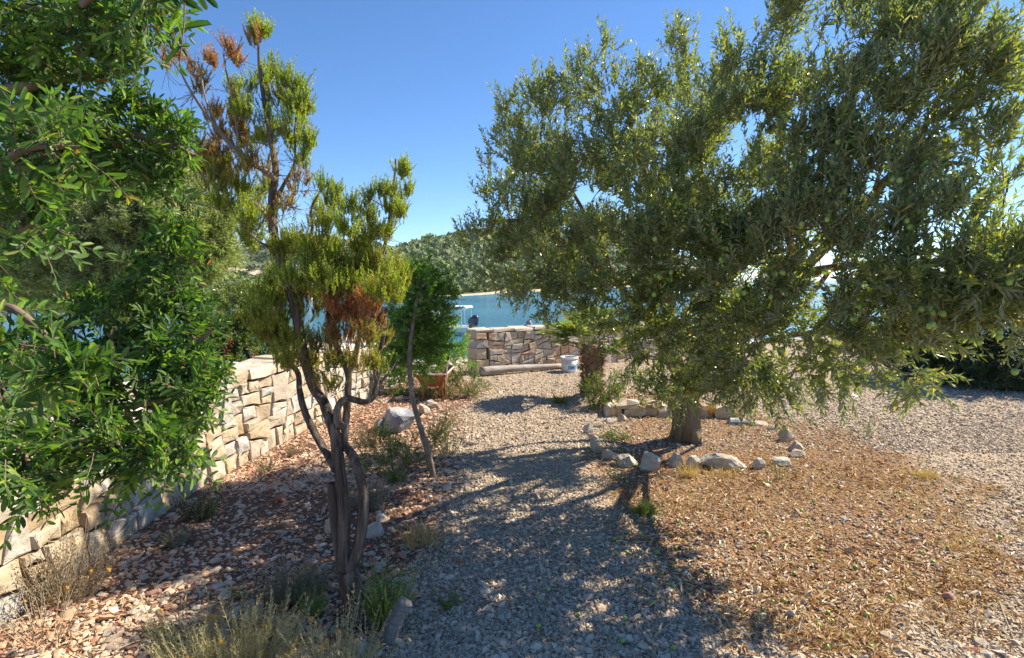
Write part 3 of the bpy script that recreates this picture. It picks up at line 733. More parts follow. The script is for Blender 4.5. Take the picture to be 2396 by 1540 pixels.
ring = [(1379, 1016, 28, 26, 'grey rock standing at the leftmost bend of the olive bed edge'),
        (1399, 1000, 22, 14, 'small white stone behind the leftmost grey rock of the olive bed edge'),
        (1426, 992, 34, 10, 'thin flat white stone at the back left of the olive bed edge'),
        (1455, 988, 24, 15, 'small pale stone of the bed edge close to the stacked stone border'),
        (1390, 1032, 26, 14, 'low grey stone just below the leftmost rock of the olive bed edge'),
        (1397, 1058, 32, 30, 'upright grey stone at the front left of the olive bed edge beside the path'),
        (1424, 1076, 36, 20, 'rounded grey stone sunk in litter at the front left corner of the olive bed'),
        (1470, 1092, 52, 26, 'cream stone with a flat top left of the round grey boulder'),
        (1528, 1102, 62, 36, 'round pale grey boulder at the front of the olive bed'),
        (1582, 1093, 36, 26, 'narrow pale stone right of the round grey boulder, dry grass before it'),
        (1620, 1096, 42, 24, 'small blocky cream stone touching the left end of the long boulder'),
        (1776, 1100, 36, 22, 'pointed pale stone right of the long boulder'),
        (1832, 1094, 50, 14, 'low flat stone of the bed edge with a sprig in front of it'),
        (1869, 1075, 42, 14, 'flat white stone at the right corner of the olive bed'),
        (1867, 1060, 38, 26, 'squarish cream stone at the right end of the olive bed'),
        (1846, 1036, 36, 24, 'craggy grey stone at the far right of the olive bed edge'),
        (1811, 1008, 34, 10, 'small flat stone half buried at the back right of the olive bed edge'),
        (1780, 997, 42, 9, 'thin pale stone lying at the back of the olive bed edge')]
for k, (px, py, w, h, lab) in enumerate(ring):
    rock_px('edging_stone', lab, 'stone', px, py, w * 1.08, h * 1.1, 200 + k, M['limestone'], RING, .75, rz=rng.uniform(-.2, .2), sub=2 if w > 45 else 1)
p = gnd(1694, 1100); k_ = p[1] / FP
rock('edging_stone', 'long cream boulder with a sloping top at the front of the olive bed', 'stone', (p[0], p[1] + .1), (124 * k_, .22, 44 * k_), 231, M['limestone'], RING, 2, -.05, 14, .22)
p = gnd(1727, 990); k_ = p[1] / FP
b = thing('grey_slab', 'grey flat slab lying behind the olive trunk', 'stone', (p[0], p[1], 0))
hx, hy, hz = 23 * k_, .07, .05
block(b, [(p[0] - hx, p[1] - hy, -.01), (p[0] + hx, p[1] - hy, -.01), (p[0] + hx, p[1] + hy, -.01), (p[0] - hx, p[1] + hy, -.01), (p[0] - hx, p[1] - hy, hz), (p[0] + hx, p[1] - hy, hz * .8), (p[0] + hx, p[1] + hy, hz), (p[0] - hx, p[1] + hy, hz)], 5, M['blue_stone'], 'slab')

# stacked border behind the olive
sb = thing('stacked_border', 'two courses of long tan stones stacked as a border behind the olive trunk', 'stone border', tuple(gnd(1560, 976)))
def sblock(x0, x1, y0, y1, dep, seed, mat='slab_stone'):
    x0, x1, y0 = x0 + 1.8, x1 - 1.8, y0 + 1.0
    Y = gnd(1560, 976)[1] + dep; a0, a1 = at(x0, y1, Y), at(x1, y1, Y); z1 = at(x0, y0, Y)[2]; D = .22
    z0 = a0[2]
    q = [(a0[0], Y, z0), (a1[0], Y, z0), (a1[0], Y + D, z0), (a0[0], Y + D, z0)]
    block(sb, q + [(x, y, z1) for x, y, _ in q], seed, M[mat], jit=.017)
for k, (x0, x1, y0, y1, dp) in enumerate([(1416, 1440, 949, 978, .0), (1442, 1460, 955, 977, .03), (1461, 1512, 955, 977, 0), (1513, 1538, 956, 978, .04), (1540, 1577, 954, 978, -.01), (1579, 1606, 954, 976, .02), (1608, 1638, 955, 976, .05), (1639, 1668, 954, 977, .0), (1670, 1716, 951, 977, -.03),
                                         (1440, 1500, 943, 954, .02), (1502, 1546, 940, 953, .0), (1548, 1564, 944, 953, .04), (1565, 1588, 936, 953, .02), (1590, 1630, 942, 953, .05)]):
    sblock(x0, x1, y0, y1, dp, 300 + k)

# boulders and rocks of the left bed
p = gnd(930, 1018); k_ = p[1] / FP
rock('boulder', 'large blue grey boulder in the weeds behind the thin slanting trunk', 'boulder', (p[0] - .02, p[1] + .22), (92 * k_, .42, 78 * k_), 411, M['blue_stone'], None, 2, .2, 7, .2)
p = gnd(985, 975); k_ = p[1] / FP
rock('boulder', 'rounded grey white boulder touching the blue grey one, seen right of the thin trunk', 'boulder', (p[0], p[1] + .1), (38 * k_, .26, 36 * k_), 412, M['limestone'], None, 2, 0, 6, .2)
p = gnd(893, 1012)
rock('boulder', 'low grey boulder at the left foot of the large blue grey one', 'boulder', (p[0], p[1] + .12), (.2, .25, .16), 413, M['blue_stone'], None, 2, 0, 6, .2)
rock_px('rock', 'tan rock lying on the red soil in front of the wheelbarrow', 'rock', 1006, 959, 44, 20, 421, M['slab_stone'], None, .8, sub=2)
rock_px('rock', 'pale grey rock right of the twisted trunks', 'rock', 874, 1262, 54, 36, 422, M['limestone'], None, .8, sub=2, rz=.3)
rock_px('rock', 'pink block of stone close behind the twisted trunks', 'rock', 766, 1252, 30, 36, 423, M['back_stone'], None, .8, sub=2)
rock_px('rock', 'rusty red rock lying on the reddish bed before the long wall', 'rock', 650, 1174, 40, 18, 424, M['red_stone'], None, .7, sub=2)
rock_px('rock', 'white cobble beside the grey rock at the twisted trunks', 'rock', 892, 1224, 36, 18, 425, M['limestone'], None, .8, sub=2, rz=.8)
rock_px('rock', 'brown stone at the foot of the grey leaning stump', 'rock', 862, 1462, 34, 42, 426, M['back_stone'], None, .7, sub=2)
rock_px('rock', 'small white rock in green weeds left of the foot of the slanting trunk', 'rock', 933, 1094, 22, 15, 427, M['limestone'], None, .8)
rock_px('rock', 'orange stone at the left edge of the gravel path', 'rock', 1072, 1322, 26, 12, 428, M['red_stone'], None, .7)
rock_px('rock', 'rusty stone among fallen olives on the far right of the litter', 'rock', 2230, 1405, 34, 20, 429, M['red_stone'], None, .7)
rock_px('rock', 'flat orange stone at the lower right corner of the litter', 'rock', 2290, 1533, 52, 10, 430, M['red_stone'], None, .6)
rock_px('rock', 'flat cream stone at the bottom edge of the gravel path', 'rock', 1512, 1530, 42, 10, 431, M['slab_stone'], None, .7)
rock_px('rock', 'pale chunk in the dry litter at the lower right', 'rock', 1852, 1452, 28, 20, 432, M['limestone'], None, .8)
rock_px('rock', 'flat white stone in the litter right of the centre', 'rock', 2116, 1430, 32, 10, 433, M['limestone'], None, .6)
rock_px('rock', 'pale stone half sunk in the middle of the litter', 'rock', 1990, 1290, 24, 16, 434, M['limestone'], None, .8)

# loose shards on the left bed, the largest one by one
def bed_points(n, pxr, pyr, cond, seed):
    g = np.random.default_rng(seed); out = []
    while len(out) < n:
        px, py = g.uniform(*pxr), g.uniform(*pyr); p = gnd(px, py)
        if p[0] < wall_x(p[1]) + .06: continue
        b, l = zones(p[0], p[1])
        if cond(float(b), float(l)): out.append((p[0], p[1]))
    return np.array(out)
shared = []
for k in range(8):
    V, F = rock_shape(1, 500 + k, 6, .15); m = MB(); m.add(V, [F]); shared.append(m.mesh('shard_%d' % k, M['pale_shard']))
red = [me.copy() for me in shared]
for me in red: me.materials.clear(); me.materials.append(M['red_stone'])
sg = np.random.default_rng(77)
for k, (x, y) in enumerate(bed_points(170, (-20, 1000), (1010, 1560), lambda b, l: b > .6, 71)):
    r_ = k % 5 < 2
    me = (red if r_ else shared)[sg.integers(0, 8)]
    o = bpy.data.objects.new('stone_shard', me); C.objects.link(o)
    s = sg.uniform(.016, .034); fl = sg.uniform(.25, .5)
    o.scale = (s * sg.uniform(.9, 1.5), s * sg.uniform(.6, 1), s * fl)
    o.rotation_euler = (sg.normal(0, .22), sg.normal(0, .22), sg.uniform(0, 6.28)); o.location = (x, y, float(zg(x, y)) + s * fl * .5)
    if r_: tag(o, 'rusty terracotta shard lying loose on the reddish bed between wall and path', 'stone shard', 'rusty shards on the bed')
    else: tag(o, 'pale angular shard lying loose on the reddish bed between wall and path', 'stone shard', 'pale shards on the bed')

# ------------------------------------------------------------------ gravel, shards, litter (uncountable)
def field(n, x0, x1, y0, y1, wfun, pw=1.0, seed=0):
    g = np.random.default_rng(seed)
    # denser towards the viewer
    u = g.random(n); a = 1 - pw
    y = (y0 ** (-pw) + u * (y1 ** (-pw) - y0 ** (-pw))) ** (-1 / pw)
    x = g.uniform(-1, 1, n) * (y * 1.0 + .3)
    ok = (x > x0) & (x < x1) & (x > wall_x(y) + .03)
    x, y = x[ok], y[ok]
    w = wfun(x, y); ok = g.random(len(x)) < w
    x, y = x[ok], y[ok]
    return np.stack([x, y, zg(x, y)], -1)
def wg(x, y):
    b, l = zones(x, y); return np.clip(1 - np.maximum(b, l * .62), .0, 1)
mb = MB()
P = field(120000, -2, 7, 1.75, 6.0, wg, 1.0, 1)
scatter_rocks(mb, P + (0, 0, .003), np.random.default_rng(2).lognormal(math.log(.0088), .36, len(P)), .62, .5, 3, seed=10)
P = field(80000, -2, 9, 5.2, 13, wg, .8, 3)
scatter_rocks(mb, P + (0, 0, .003), np.random.default_rng(4).lognormal(math.log(.013), .3, len(P)), .6, .5, 3, seed=30)
P = field(2600, -2, 6, 1.8, 8, wg, 1.0, 5)
scatter_rocks(mb, P + (0, 0, .006), np.random.default_rng(6).lognormal(math.log(.017), .35, len(P)), .5, .35, 0, seed=50)
mb.obj('gravel', M['gravel'], kind='stuff')
wb = lambda x, y: zones(x, y)[0]
mb = MB()
P = field(60000, -3, 2, 1.5, 9.3, wb, 1.0, 7)
ss = np.random.default_rng(8).lognormal(math.log(.0098), .52, len(P))
rr = np.random.default_rng(9).random(len(P)); pat = fbm(P[:, 0] * 1.3, P[:, 1] * 1.3, 80)
rr = np.clip(rr * .75 + (pat - .35) * .9, 0, 1)
scatter_rocks(mb, P + (0, 0, .002), ss, .38, .28, 0, rr, seed=60)
P = field(60000, -3, 2, 4.2, 9.3, wb, .6, 17)
rr = np.clip(np.random.default_rng(19).random(len(P)) * .6 + fbm(P[:, 0] * 1.3, P[:, 1] * 1.3, 80) * .55, 0, 1)
scatter_rocks(mb, P + (0, 0, .003), np.random.default_rng(18).lognormal(math.log(.013), .45, len(P)), .4, .35, 3, rr, seed=60)
mb.obj('stone_chips', M['shards'], kind='stuff')
# beach pebbles beyond the gap
g5 = np.random.default_rng(15); n = 5000
x = g5.uniform(-4, 1.5, n); y = g5.uniform(10.5, 26, n)
mb = MB(); scatter_rocks(mb, np.stack([x, y, zg(x, y)], -1), g5.lognormal(math.log(.05), .4, n), .55, .4, 0, np.clip(g5.normal(.78, .12, n), 0, .88), seed=70)
mb.obj('beach_pebbles', M['gravel'], kind='stuff')
# dry olive leaves
def bare(x, y):
    q = 0
    for px, py, sx, sy in ((1980, 1205, .55, .35), (1600, 1040, .75, .45), (1700, 1300, .25, .2)):
        c_ = gnd(px, py); q = np.maximum(q, np.exp(-((x - c_[0]) / sx) ** 2 - ((y - c_[1]) / sy) ** 2))
    return q
wl = lambda x, y: np.clip((zones(x, y)[1] * 1.0 + .02 + .10 * zones(x, y)[0]) * (1 - .72 * bare(x, y)), 0, 1)
P = field(64000, -2.4, 6.5, 1.75, 8.5, wl, 1.0, 21); n = len(P)
R = rots(n, .35); g6 = np.random.default_rng(22)
mb = MB(); leaves(mb, T_RHOMB, P + np.stack([g6.normal(0, .01, n) * 0, g6.normal(0, .01, n) * 0, g6.uniform(.002, .016, n)], -1), R[:, :, 1], R[:, :, 2], g6.uniform(.032, .072, n), g6.uniform(.006, .014, n), np.clip(g6.normal(.5, .3, n) + (fbm(P[:, 0] * 1.1, P[:, 1] * 1.1, 130) - .5) * 1.1, 0, 1))
mb.obj('leaf_litter', M['litter'], kind='stuff')
# dry grass blades
wq = lambda x, y: np.clip(zones(x, y)[1] * sstep(.40, .62, fbm(x * 1.7, y * 1.7, 90)) * (1 - .9 * bare(x, y)), 0, 1)
P = field(80000, -1.5, 6.5, 1.9, 8.0, wq, 1.0, 31); n = len(P); g7 = np.random.default_rng(32)
d = np.stack([g7.normal(0, 1, n), g7.normal(0, 1, n), np.abs(g7.normal(0, .35, n)) + .06], -1); d = nrm(d)
mb = MB(); leaves(mb, T_NEEDLE, P, d, nrm(np.cross(d, rand_unit(n, g7))), g7.uniform(.03, .10, n), g7.uniform(.0025, .005, n), g7.random(n))
P = field(2600, -1.2, 2.0, 1.9, 6.0, lambda x, y: zones(x, y)[0] * sstep(.3, .0, np.abs(sdf(BED, x, y))), 1.0, 33); n = len(P)
d = nrm(np.stack([g7.normal(0, 1, n), g7.normal(0, 1, n), np.abs(g7.normal(0, .5, n)) + .05], -1))
leaves(mb, T_NEEDLE, P, d, nrm(np.cross(d, rand_unit(n, g7))), g7.uniform(.04, .13, n), g7.uniform(.002, .004, n), g7.random(n))
mb.obj('dry_grass', M['straw'], kind='stuff')
# ------------------------------------------------------------------ trees
class Skel:
    """branch skeleton: new branches leave the nearest thick enough node"""
    def __init__(s): s.P = np.zeros((0, 3)); s.D = np.zeros((0, 3)); s.R = np.zeros(0)
    def add(s, pts, rad):
        pts = np.asarray(pts); s.P = np.vstack([s.P, pts]); s.D = np.vstack([s.D, nrm(np.gradient(pts, axis=0))]); s.R = np.concatenate([s.R, np.broadcast_to(rad, (len(pts),))])
    def limb(s, mb, pts, r0, r1, sides=8, rough=.12, n=6, seed=0, pw=1.0, ribs=0.0):
        q = cr(pts, n); t = np.linspace(0, 1, len(q)); r = r0 + (r1 - r0) * t ** pw
        tube(mb, q, r, sides, rough, seed=seed, ribs=ribs); s.add(q, r); return q
    def reach(s, mb, T, r_tip, bend=.25, sides=5, down=0.0, order=None, rmax=.02, seed=0):
        """grow a branch to every target, nearest first; returns end directions"""
        g = np.random.default_rng(seed); T = np.asarray(T); out = np.zeros_like(T)
        d0 = ((T[:, None] - s.P[None]) ** 2).sum(-1).min(1)
        for i in np.argsort(d0):
            v = T[i] - s.P; dist = np.linalg.norm(v, axis=1)
            cost = dist * (1.35 - .5 * np.clip((nrm(v) * s.D).sum(1), -1, 1)) + (s.R < r_tip * 1.05) * .15
            j = int(np.argmin(cost)); L = dist[j]
            m = s.P[j] + s.D[j] * L * .4 + np.array([0, 0, -down * L]) + g.normal(0, bend * .2 * L, 3)
            nseg = max(3, min(9, int(L / .07))); t = np.linspace(0, 1, nseg + 1)[:, None]
            q = (1 - t) ** 2 * s.P[j] + 2 * t * (1 - t) * m + t * t * T[i]
            q[1:-1] += g.normal(0, .012 * min(1, L * 2), (nseg - 1, 3))
            r = np.linspace(min(s.R[j] * .7, rmax, r_tip + L * .011), r_tip, nseg + 1)
            tube(mb, q, r, sides if r[0] > .006 else 4, 0)
            s.add(q[1:], r[1:]); out[i] = nrm(q[-1] - q[-2])
        return out
def lobe_points(lobes, dens, seed, shell=.55, shrink=0, hole=0):
    g = np.random.default_rng(seed); P = []; O = []
    for px, py, rp, Y in lobes:
        rp = max(14, rp - shrink); c = at(px, py, Y); r = rp * Y / FP
        n = max(3, int(rp * rp * dens)); d = rand_unit(n, g); rr = (shell + (1 - shell) * g.random(n)) ** .8
        q = c + d * (r * rr)[:, None]
        if hole:
            qx = 1198 + FP * q[:, 0] / q[:, 1]; qy = 655 - FP * (q[:, 2] - EYE) / q[:, 1]
            ok = fbm(qx / 42., qy / 42., 120, 2) > hole + .05 * ((qx > 1700) & (qy < 720)) + .04 * ((qx > 2040) & (qy < 640)) - .07 * (qx < 1330) + .03 * ((qx > 1560) & (qx < 2000) & (qy < 460)) - .2 * ((qx > 1480) & (qx < 1760) & (qy > 740))
            q, d = q[ok], d[ok]
        P.append(q); O.append(d)
    return np.vstack(P), np.vstack(O)
def split_leaves(P, D, N, L, W, nmax=300, py_ok=None):
    """the nmax leaves that show largest become parts of their own"""
    mid = P + D * L[:, None] * .5
    dy = mid[:, 1] * cp - (mid[:, 2] - EYE) * sp; up = mid[:, 1] * sp + (mid[:, 2] - EYE) * cp
    u = np.abs(mid[:, 0] / dy); v = np.abs(up / dy)
    size = np.where((dy > .1) & (u < 1198 / FP) & (v < 770 / FP), L / np.maximum(dy, .1) * (1 + .2 * np.abs(N[:, 1])), 0)
    idx = np.argsort(-size)[:nmax]; m = np.zeros(len(P), bool); m[idx] = True
    return m
def leaf_objects(parent, tm, mat, P, D, N, L, W, name='leaf'):
    m = MB(); leaves(m, tm, np.zeros((1, 3)), np.array([(0., 1, 0)]), np.array([(0., 0, 1)]), 1., 1., np.zeros(1)); me = m.mesh(name, mat)
    S = np.cross(D, N)
    for i in range(len(P)):
        a, b, c = S[i] * W[i], D[i] * L[i], N[i] * L[i]
        place(me, name, parent, Matrix(((a[0], b[0], c[0], P[i][0]), (a[1], b[1], c[1], P[i][1]), (a[2], b[2], c[2], P[i][2]), (0, 0, 0, 1))))
def bezier_shoots(P, D, L, curl, seed=0):
    g = np.random.default_rng(seed); n = len(P); L = np.broadcast_to(L, (n,))[:, None]
    P1 = P + D * L * .5 + g.normal(0, .04, (n, 3)) * L; P2_ = P + D * L + curl * L + g.normal(0, .05, (n, 3)) * L
    return P, P1, P2_

# ---- the olive
tb = gnd(1605, 1030); ob = (tb[0], tb[1], -.02)
olive = thing('olive_tree', 'large olive tree hung with green olives, its trunk in a ring of stones', 'tree', ob)
Yt = tb[1]
sk = Skel(); mt = MB(); ml = MB()
def o_at(px, py, dY=0): return at(px, py, Yt + dY)
trunk = cr([(tb[0], tb[1], -.06), o_at(1606, 1010), o_at(1606, 960), o_at(1608, 915, -.02), o_at(1604, 880, -.03)], 7)
tr = np.interp(np.linspace(0, 1, len(trunk)), [0, .12, .3, .6, .85, 1], [.150, .138, .120, .112, .128, .125])
tube(mt, trunk, tr, 22, .12, ribs=.15, seed=3, cap=True); sk.add(trunk, tr * .6)
for a_, s_ in ((.4, .1), (2.2, .085), (3.6, .11), (5.1, .09)):     # root flares
    q = np.array([(tb[0] + math.cos(a_) * .07, tb[1] + math.sin(a_) * .07, .34), (tb[0] + math.cos(a_) * .10, tb[1] + math.sin(a_) * .10, .16), (tb[0] + math.cos(a_) * .135, tb[1] + math.sin(a_) * .135, .02), (tb[0] + math.cos(a_) * .16, tb[1] + math.sin(a_) * .16, -.06)])
    tube(mt, cr(q, 4), np.interp(np.linspace(0, 1, 13), [0, .5, 1], [.03, .055, .06]), 10, .16, seed=int(a_ * 10))
for k in range(9):      # fluted, burly flanks
    a_ = k * .72 + .2; q = []
    for t_, (cx_, cy_, cz_) in zip(np.linspace(0, 1, len(trunk)), trunk):
        rr_ = np.interp(t_, np.linspace(0, 1, len(tr)), tr) * (.80 + .16 * math.sin(5 * t_ + k * 1.9)); q.append((cx_ + rr_ * math.cos(a_ + 1.1 * t_ * math.sin(k)), cy_ + rr_ * math.sin(a_ + 1.1 * t_ * math.sin(k)), cz_))
    tube(mt, q, np.interp(np.linspace(0, 1, len(q)), [0, .15, .5, .8, 1], [.055, .04, .034 + .012 * (k % 3), .03, .035]), 9, .25, seed=40 + k)
mt.obj('trunk', M['olive_bark'], olive, smooth=True)
for k, (pts, r0, r1) in enumerate([
        ([o_at(1600, 900, -.02), o_at(1585, 855, -.05), o_at(1566, 770, -.25), o_at(1566, 690, -.5), o_at(1556, 590, -.8), o_at(1535, 480, -1.1), o_at(1500, 380, -1.2), o_at(1470, 270, -1.0)], .085, .014),
        ([o_at(1590, 880, 0), o_at(1560, 830, .1), o_at(1520, 760, .1), o_at(1440, 660, -.1), o_at(1340, 580, -.3), o_at(1230, 520, -.5), o_at(1150, 520, -.6)], .07, .012),
        ([o_at(1440, 660, -.1), o_at(1400, 560, -.1), o_at(1340, 450, -.3), o_at(1270, 340, -.5)], .035, .01),
        ([o_at(1620, 890, 0), o_at(1660, 840, .02), o_at(1745, 785, .0), o_at(1800, 715, -.3), o_at(1870, 640, -.8), o_at(1950, 560, -1.3), o_at(2040, 460, -1.7), o_at(2140, 340, -2.1), o_at(2220, 180, -2.2)], .09, .013),
        ([o_at(1800, 715, -.3), o_at(1850, 600, -.5), o_at(1830, 480, -.9), o_at(1830, 330, -1.2), o_at(1860, 160, -1.4)], .05, .012),
        ([o_at(1870, 640, -.8), o_at(2000, 620, -1.4), o_at(2130, 620, -2.0), o_at(2260, 600, -2.5), o_at(2380, 600, -2.8), o_at(2480, 560, -2.9)], .04, .010),
        ([o_at(1605, 890, 0), o_at(1630, 820, .3), o_at(1640, 700, .6), o_at(1640, 560, .8), o_at(1640, 400, .6), o_at(1650, 240, .3)], .06, .012),
        ([o_at(1745, 785, 0), o_at(1820, 760, .4), o_at(1930, 650, .6), o_at(2030, 480, .6), o_at(2080, 330, .3)], .05, .012),
        ([o_at(1556, 590, -.8), o_at(1600, 480, -1.2), o_at(1640, 380, -1.4), o_at(1660, 260, -1.3)], .03, .01),
        ([o_at(1660, 840, .0), o_at(1720, 830, -.5), o_at(1820, 790, -1.2), o_at(1940, 780, -1.9), o_at(2060, 800, -2.3), o_at(2100, 850, -2.4)], .035, .008),
        ([o_at(1585, 855, -.05), o_at(1570, 800, -.5), o_at(1530, 780, -1.0), o_at(1480, 800, -1.2)], .03, .008)]):
    lm = MB(); sk.limb(lm, pts, r0, r1, 9, .12, 5, k, .7); lm.obj('limb', M['olive_bark'], olive, smooth=True)
LOBES = [(1125, 575, 62, 5.2), (1180, 545, 85, 5.1), (1110, 620, 45, 5.1), (1190, 640, 75, 5.0), (1160, 440, 62, 5.1), (1215, 340, 72, 5.0), (1270, 300, 80, 4.9), (1250, 240, 45, 5.0), (1190, 260, 22, 5.0),
         (1310, 250, 70, 4.8), (1370, 190, 60, 4.8), (1405, 135, 38, 4.8), (1430, 250, 100, 4.6), (1520, 210, 75, 4.6), (1590, 160, 50, 4.5), (1590, 110, 22, 4.5), (1620, 240, 90, 4.4), (1250, 440, 110, 4.8), (1300, 560, 120, 4.6), (1270, 670, 75, 4.6),
         (1390, 420, 125, 4.4), (1440, 560, 125, 4.1), (1350, 675, 70, 4.4), (1450, 700, 110, 4.1), (1560, 430, 130, 4.0), (1590, 580, 125, 3.8), (1570, 720, 100, 3.9), (1525, 815, 75, 4.2), (1450, 770, 50, 4.3), (1580, 870, 75, 4.2), (1650, 820, 90, 4.0), (1545, 915, 36, 4.3), (1480, 870, 40, 4.4),
         (1700, 500, 130, 3.7), (1730, 340, 125, 3.8), (1700, 200, 75, 3.9), (1740, 130, 65, 3.9), (1800, 60, 75, 3.8), (1880, 20, 75, 3.7), (1850, 200, 120, 3.7), (1740, 660, 130, 3.5), (1760, 800, 110, 3.6), (1760, 900, 65, 3.8), (1690, 890, 45, 3.9), (1840, 880, 70, 3.6),
         (1880, 380, 130, 3.4), (1880, 560, 130, 3.3), (1900, 730, 125, 3.2), (1940, 850, 75, 3.3), (1990, 100, 120, 3.5), (2000, 260, 120, 3.3), (2040, 440, 125, 3.1), (2040, 610, 115, 3.0), (2040, 750, 95, 3.0), (2040, 840, 50, 3.1),
         (2130, 60, 90, 3.3), (2170, 210, 120, 3.1), (2190, 360, 105, 3.0), (2180, 520, 105, 2.8), (2170, 660, 105, 2.75), (2130, 780, 70, 2.8), (2130, 880, 42, 2.9), (2140, 940, 22, 2.9),
         (2250, 70, 75, 3.1), (2290, 200, 85, 3.0), (2310, 330, 75, 2.9), (2340, 90, 45, 3.0), (2360, 180, 28, 3.0), (2370, 420, 35, 2.9), (2280, 640, 90, 2.6), (2340, 720, 75, 2.6), (2380, 620, 55, 2.6), (2240, 760, 55, 2.7), (2440, 640, 90, 2.5), (2440, 420, 50, 2.7),
         (1500, 480, 170, 5.9), (1700, 430, 190, 5.7), (1650, 260, 120, 5.5), (1380, 560, 120, 5.7), (1750, 640, 150, 5.6), (1240, 480, 90, 5.3), (1200, 560, 70, 5.4), (1310, 380, 90, 5.2)]
T, O = lobe_points(LOBES, .0044, 41, .45, 21, .375)
E = sk.reach(ml, T, .0032, down=.08, seed=4)
print('olive targets', len(T))
g = np.random.default_rng(42)
K = 7; n = len(T) * K
base = np.repeat(T, K, 0) + g.normal(0, .045, (n, 3))
outw = np.repeat(O, K, 0); en = np.repeat(E, K, 0)
hz = base[:, 2]
upw = np.where(hz > 1.7, 1.0, np.where(hz > 1.15, .35, -.15))
D = nrm(outw * .5 + en * .45 + np.stack([.55 * (base[:, 0] / base[:, 1] > .42) + 0 * hz, 0 * hz, upw], -1) + g.normal(0, .5, (n, 3)))
Ls = g.uniform(.08, .20, n)
A0, A1, A2 = bezier_shoots(base, D, Ls, np.stack([0 * hz, 0 * hz, np.where(hz > 1.7, .12, -.12)], -1), 43)
mw = MB(); beziers(mw, A0, A1, A2, .0022, .0009, 2, 3)
lp, ld, ln, ll, lw, lt = shoot_leaves(A0, A1, A2, 8, .052, .0148, 40, .08, 1.0)
near = split_leaves(lp, ld, ln, ll, lw)
ml.obj('branches', M['olive_bark'], olive, smooth=True, kind='stuff')
mw.obj('twigs', M['olive_twig'], olive, kind='stuff')
leaf_objects(olive, T_LEAF, M['olive_leaf'], lp[near], ld[near], ln[near], ll[near], lw[near])
mf = MB(); leaves(mf, T_RHOMB, lp[~near], ld[~near], ln[~near], ll[~near], lw[~near] * 1.05, g.random((~near).sum()))
mf.obj('foliage', M['olive_leaf'], olive, kind='stuff')
print('olive leaves', len(lp))
# fruit, hung from shoots on the near side and low down
def uv_ball(nu=8, nv=5):
    V = [(0, 0, 1)]; F = []; T3 = []
    for a in range(1, nv):
        for b in range(nu):
            th, ph = math.pi * a / nv, 2 * math.pi * b / nu; V.append((math.sin(th) * math.cos(ph), math.sin(th) * math.sin(ph), math.cos(th)))
    V.append((0, 0, -1))
    for b in range(nu):
        b2 = (b + 1) % nu; T3 += [(0, 1 + b, 1 + b2), (len(V) - 1, 1 + (nv - 2) * nu + b2, 1 + (nv - 2) * nu + b)]
        for a in range(nv - 2): F.append((1 + a * nu + b, 1 + (a + 1) * nu + b, 1 + (a + 1) * nu + b2, 1 + a * nu + b2))
    return np.array(V, float), np.array(F), np.array(T3)
BV, BF, BT = uv_ball()
m = MB(); m.add(BV, [BF, BT]); fruit_me = m.mesh('olive', M['olive_fruit'], smooth=True)
ppx = 1198 + FP * base[:, 0] / base[:, 1]; ppy = 655 - FP * (base[:, 2] - EYE) / base[:, 1]
fs = (base[:, 1] < 4.7) & (ppx < 2390) & (ppx > 1120) & (ppy > 430 - (ppx > 1700) * 130) & (outw[:, 1] < .1)
ck = (np.floor(ppx / 60).astype(int) * 1000 + np.floor(ppy / 60).astype(int)); front = {}
for c_, y_ in zip(ck, base[:, 1]): front[c_] = min(front.get(c_, 99), y_)
fs &= base[:, 1] < np.array([front[c_] for c_ in ck]) + .10
idx = np.where(fs)[0]; idx = g.permutation(idx)[:110]
st0, st1 = [], []; nf = 0
for i in idx:
    for q in range(g.integers(1, 4)):
        if nf >= 190: break
        a = A1[i] + g.normal(0, .006, 3) - (0, .02, 0); b = a + np.array([g.normal(0, .014), g.normal(0, .014), -g.uniform(.03, .055)])
        st0.append(a); st1.append(b); s = g.uniform(.0125, .0155)
        place(fruit_me, 'olive', olive, Matrix.Translation(Vector(b) - Vector((0, 0, s))) @ Matrix.Diagonal((s, s, s * 1.12, 1))); nf += 1
st0, st1 = np.array(st0), np.array(st1)
ms_ = MB(); beziers(ms_, st0, (st0 + st1) / 2 + (.004, 0, .004), st1, .0011, .0011, 2, 3); ms_.obj('fruit_stalks', M['lentisk_stem'], olive, kind='stuff')
# fallen olives
fg = np.random.default_rng(91); nfall = 0
while nfall < 84:
    px, py = fg.uniform(1420, 2396), fg.uniform(1050, 1540); p = gnd(px, py)
    if nfall < 18: px, py = fg.uniform(1250, 1600), fg.uniform(1200, 1540); p = gnd(px, py)
    b_1, l_1 = zones(p[0], p[1])
    if nfall >= 18 and l_1 < .35: continue
    s = fg.uniform(.0100, .0125)
    o = bpy.data.objects.new('fallen_olive', fruit_me); C.objects.link(o)
    o.location = (p[0], p[1], float(zg(p[0], p[1])) + s * .9 + .004); o.scale = (s, s, s * 1.15); o.rotation_euler = (fg.uniform(.8, 1.6), 0, fg.uniform(0, 6.3))
    tag(o, 'small green olive lying fallen on the ground around the olive tree', 'olive', 'green olives fallen on the ground'); nfall += 1
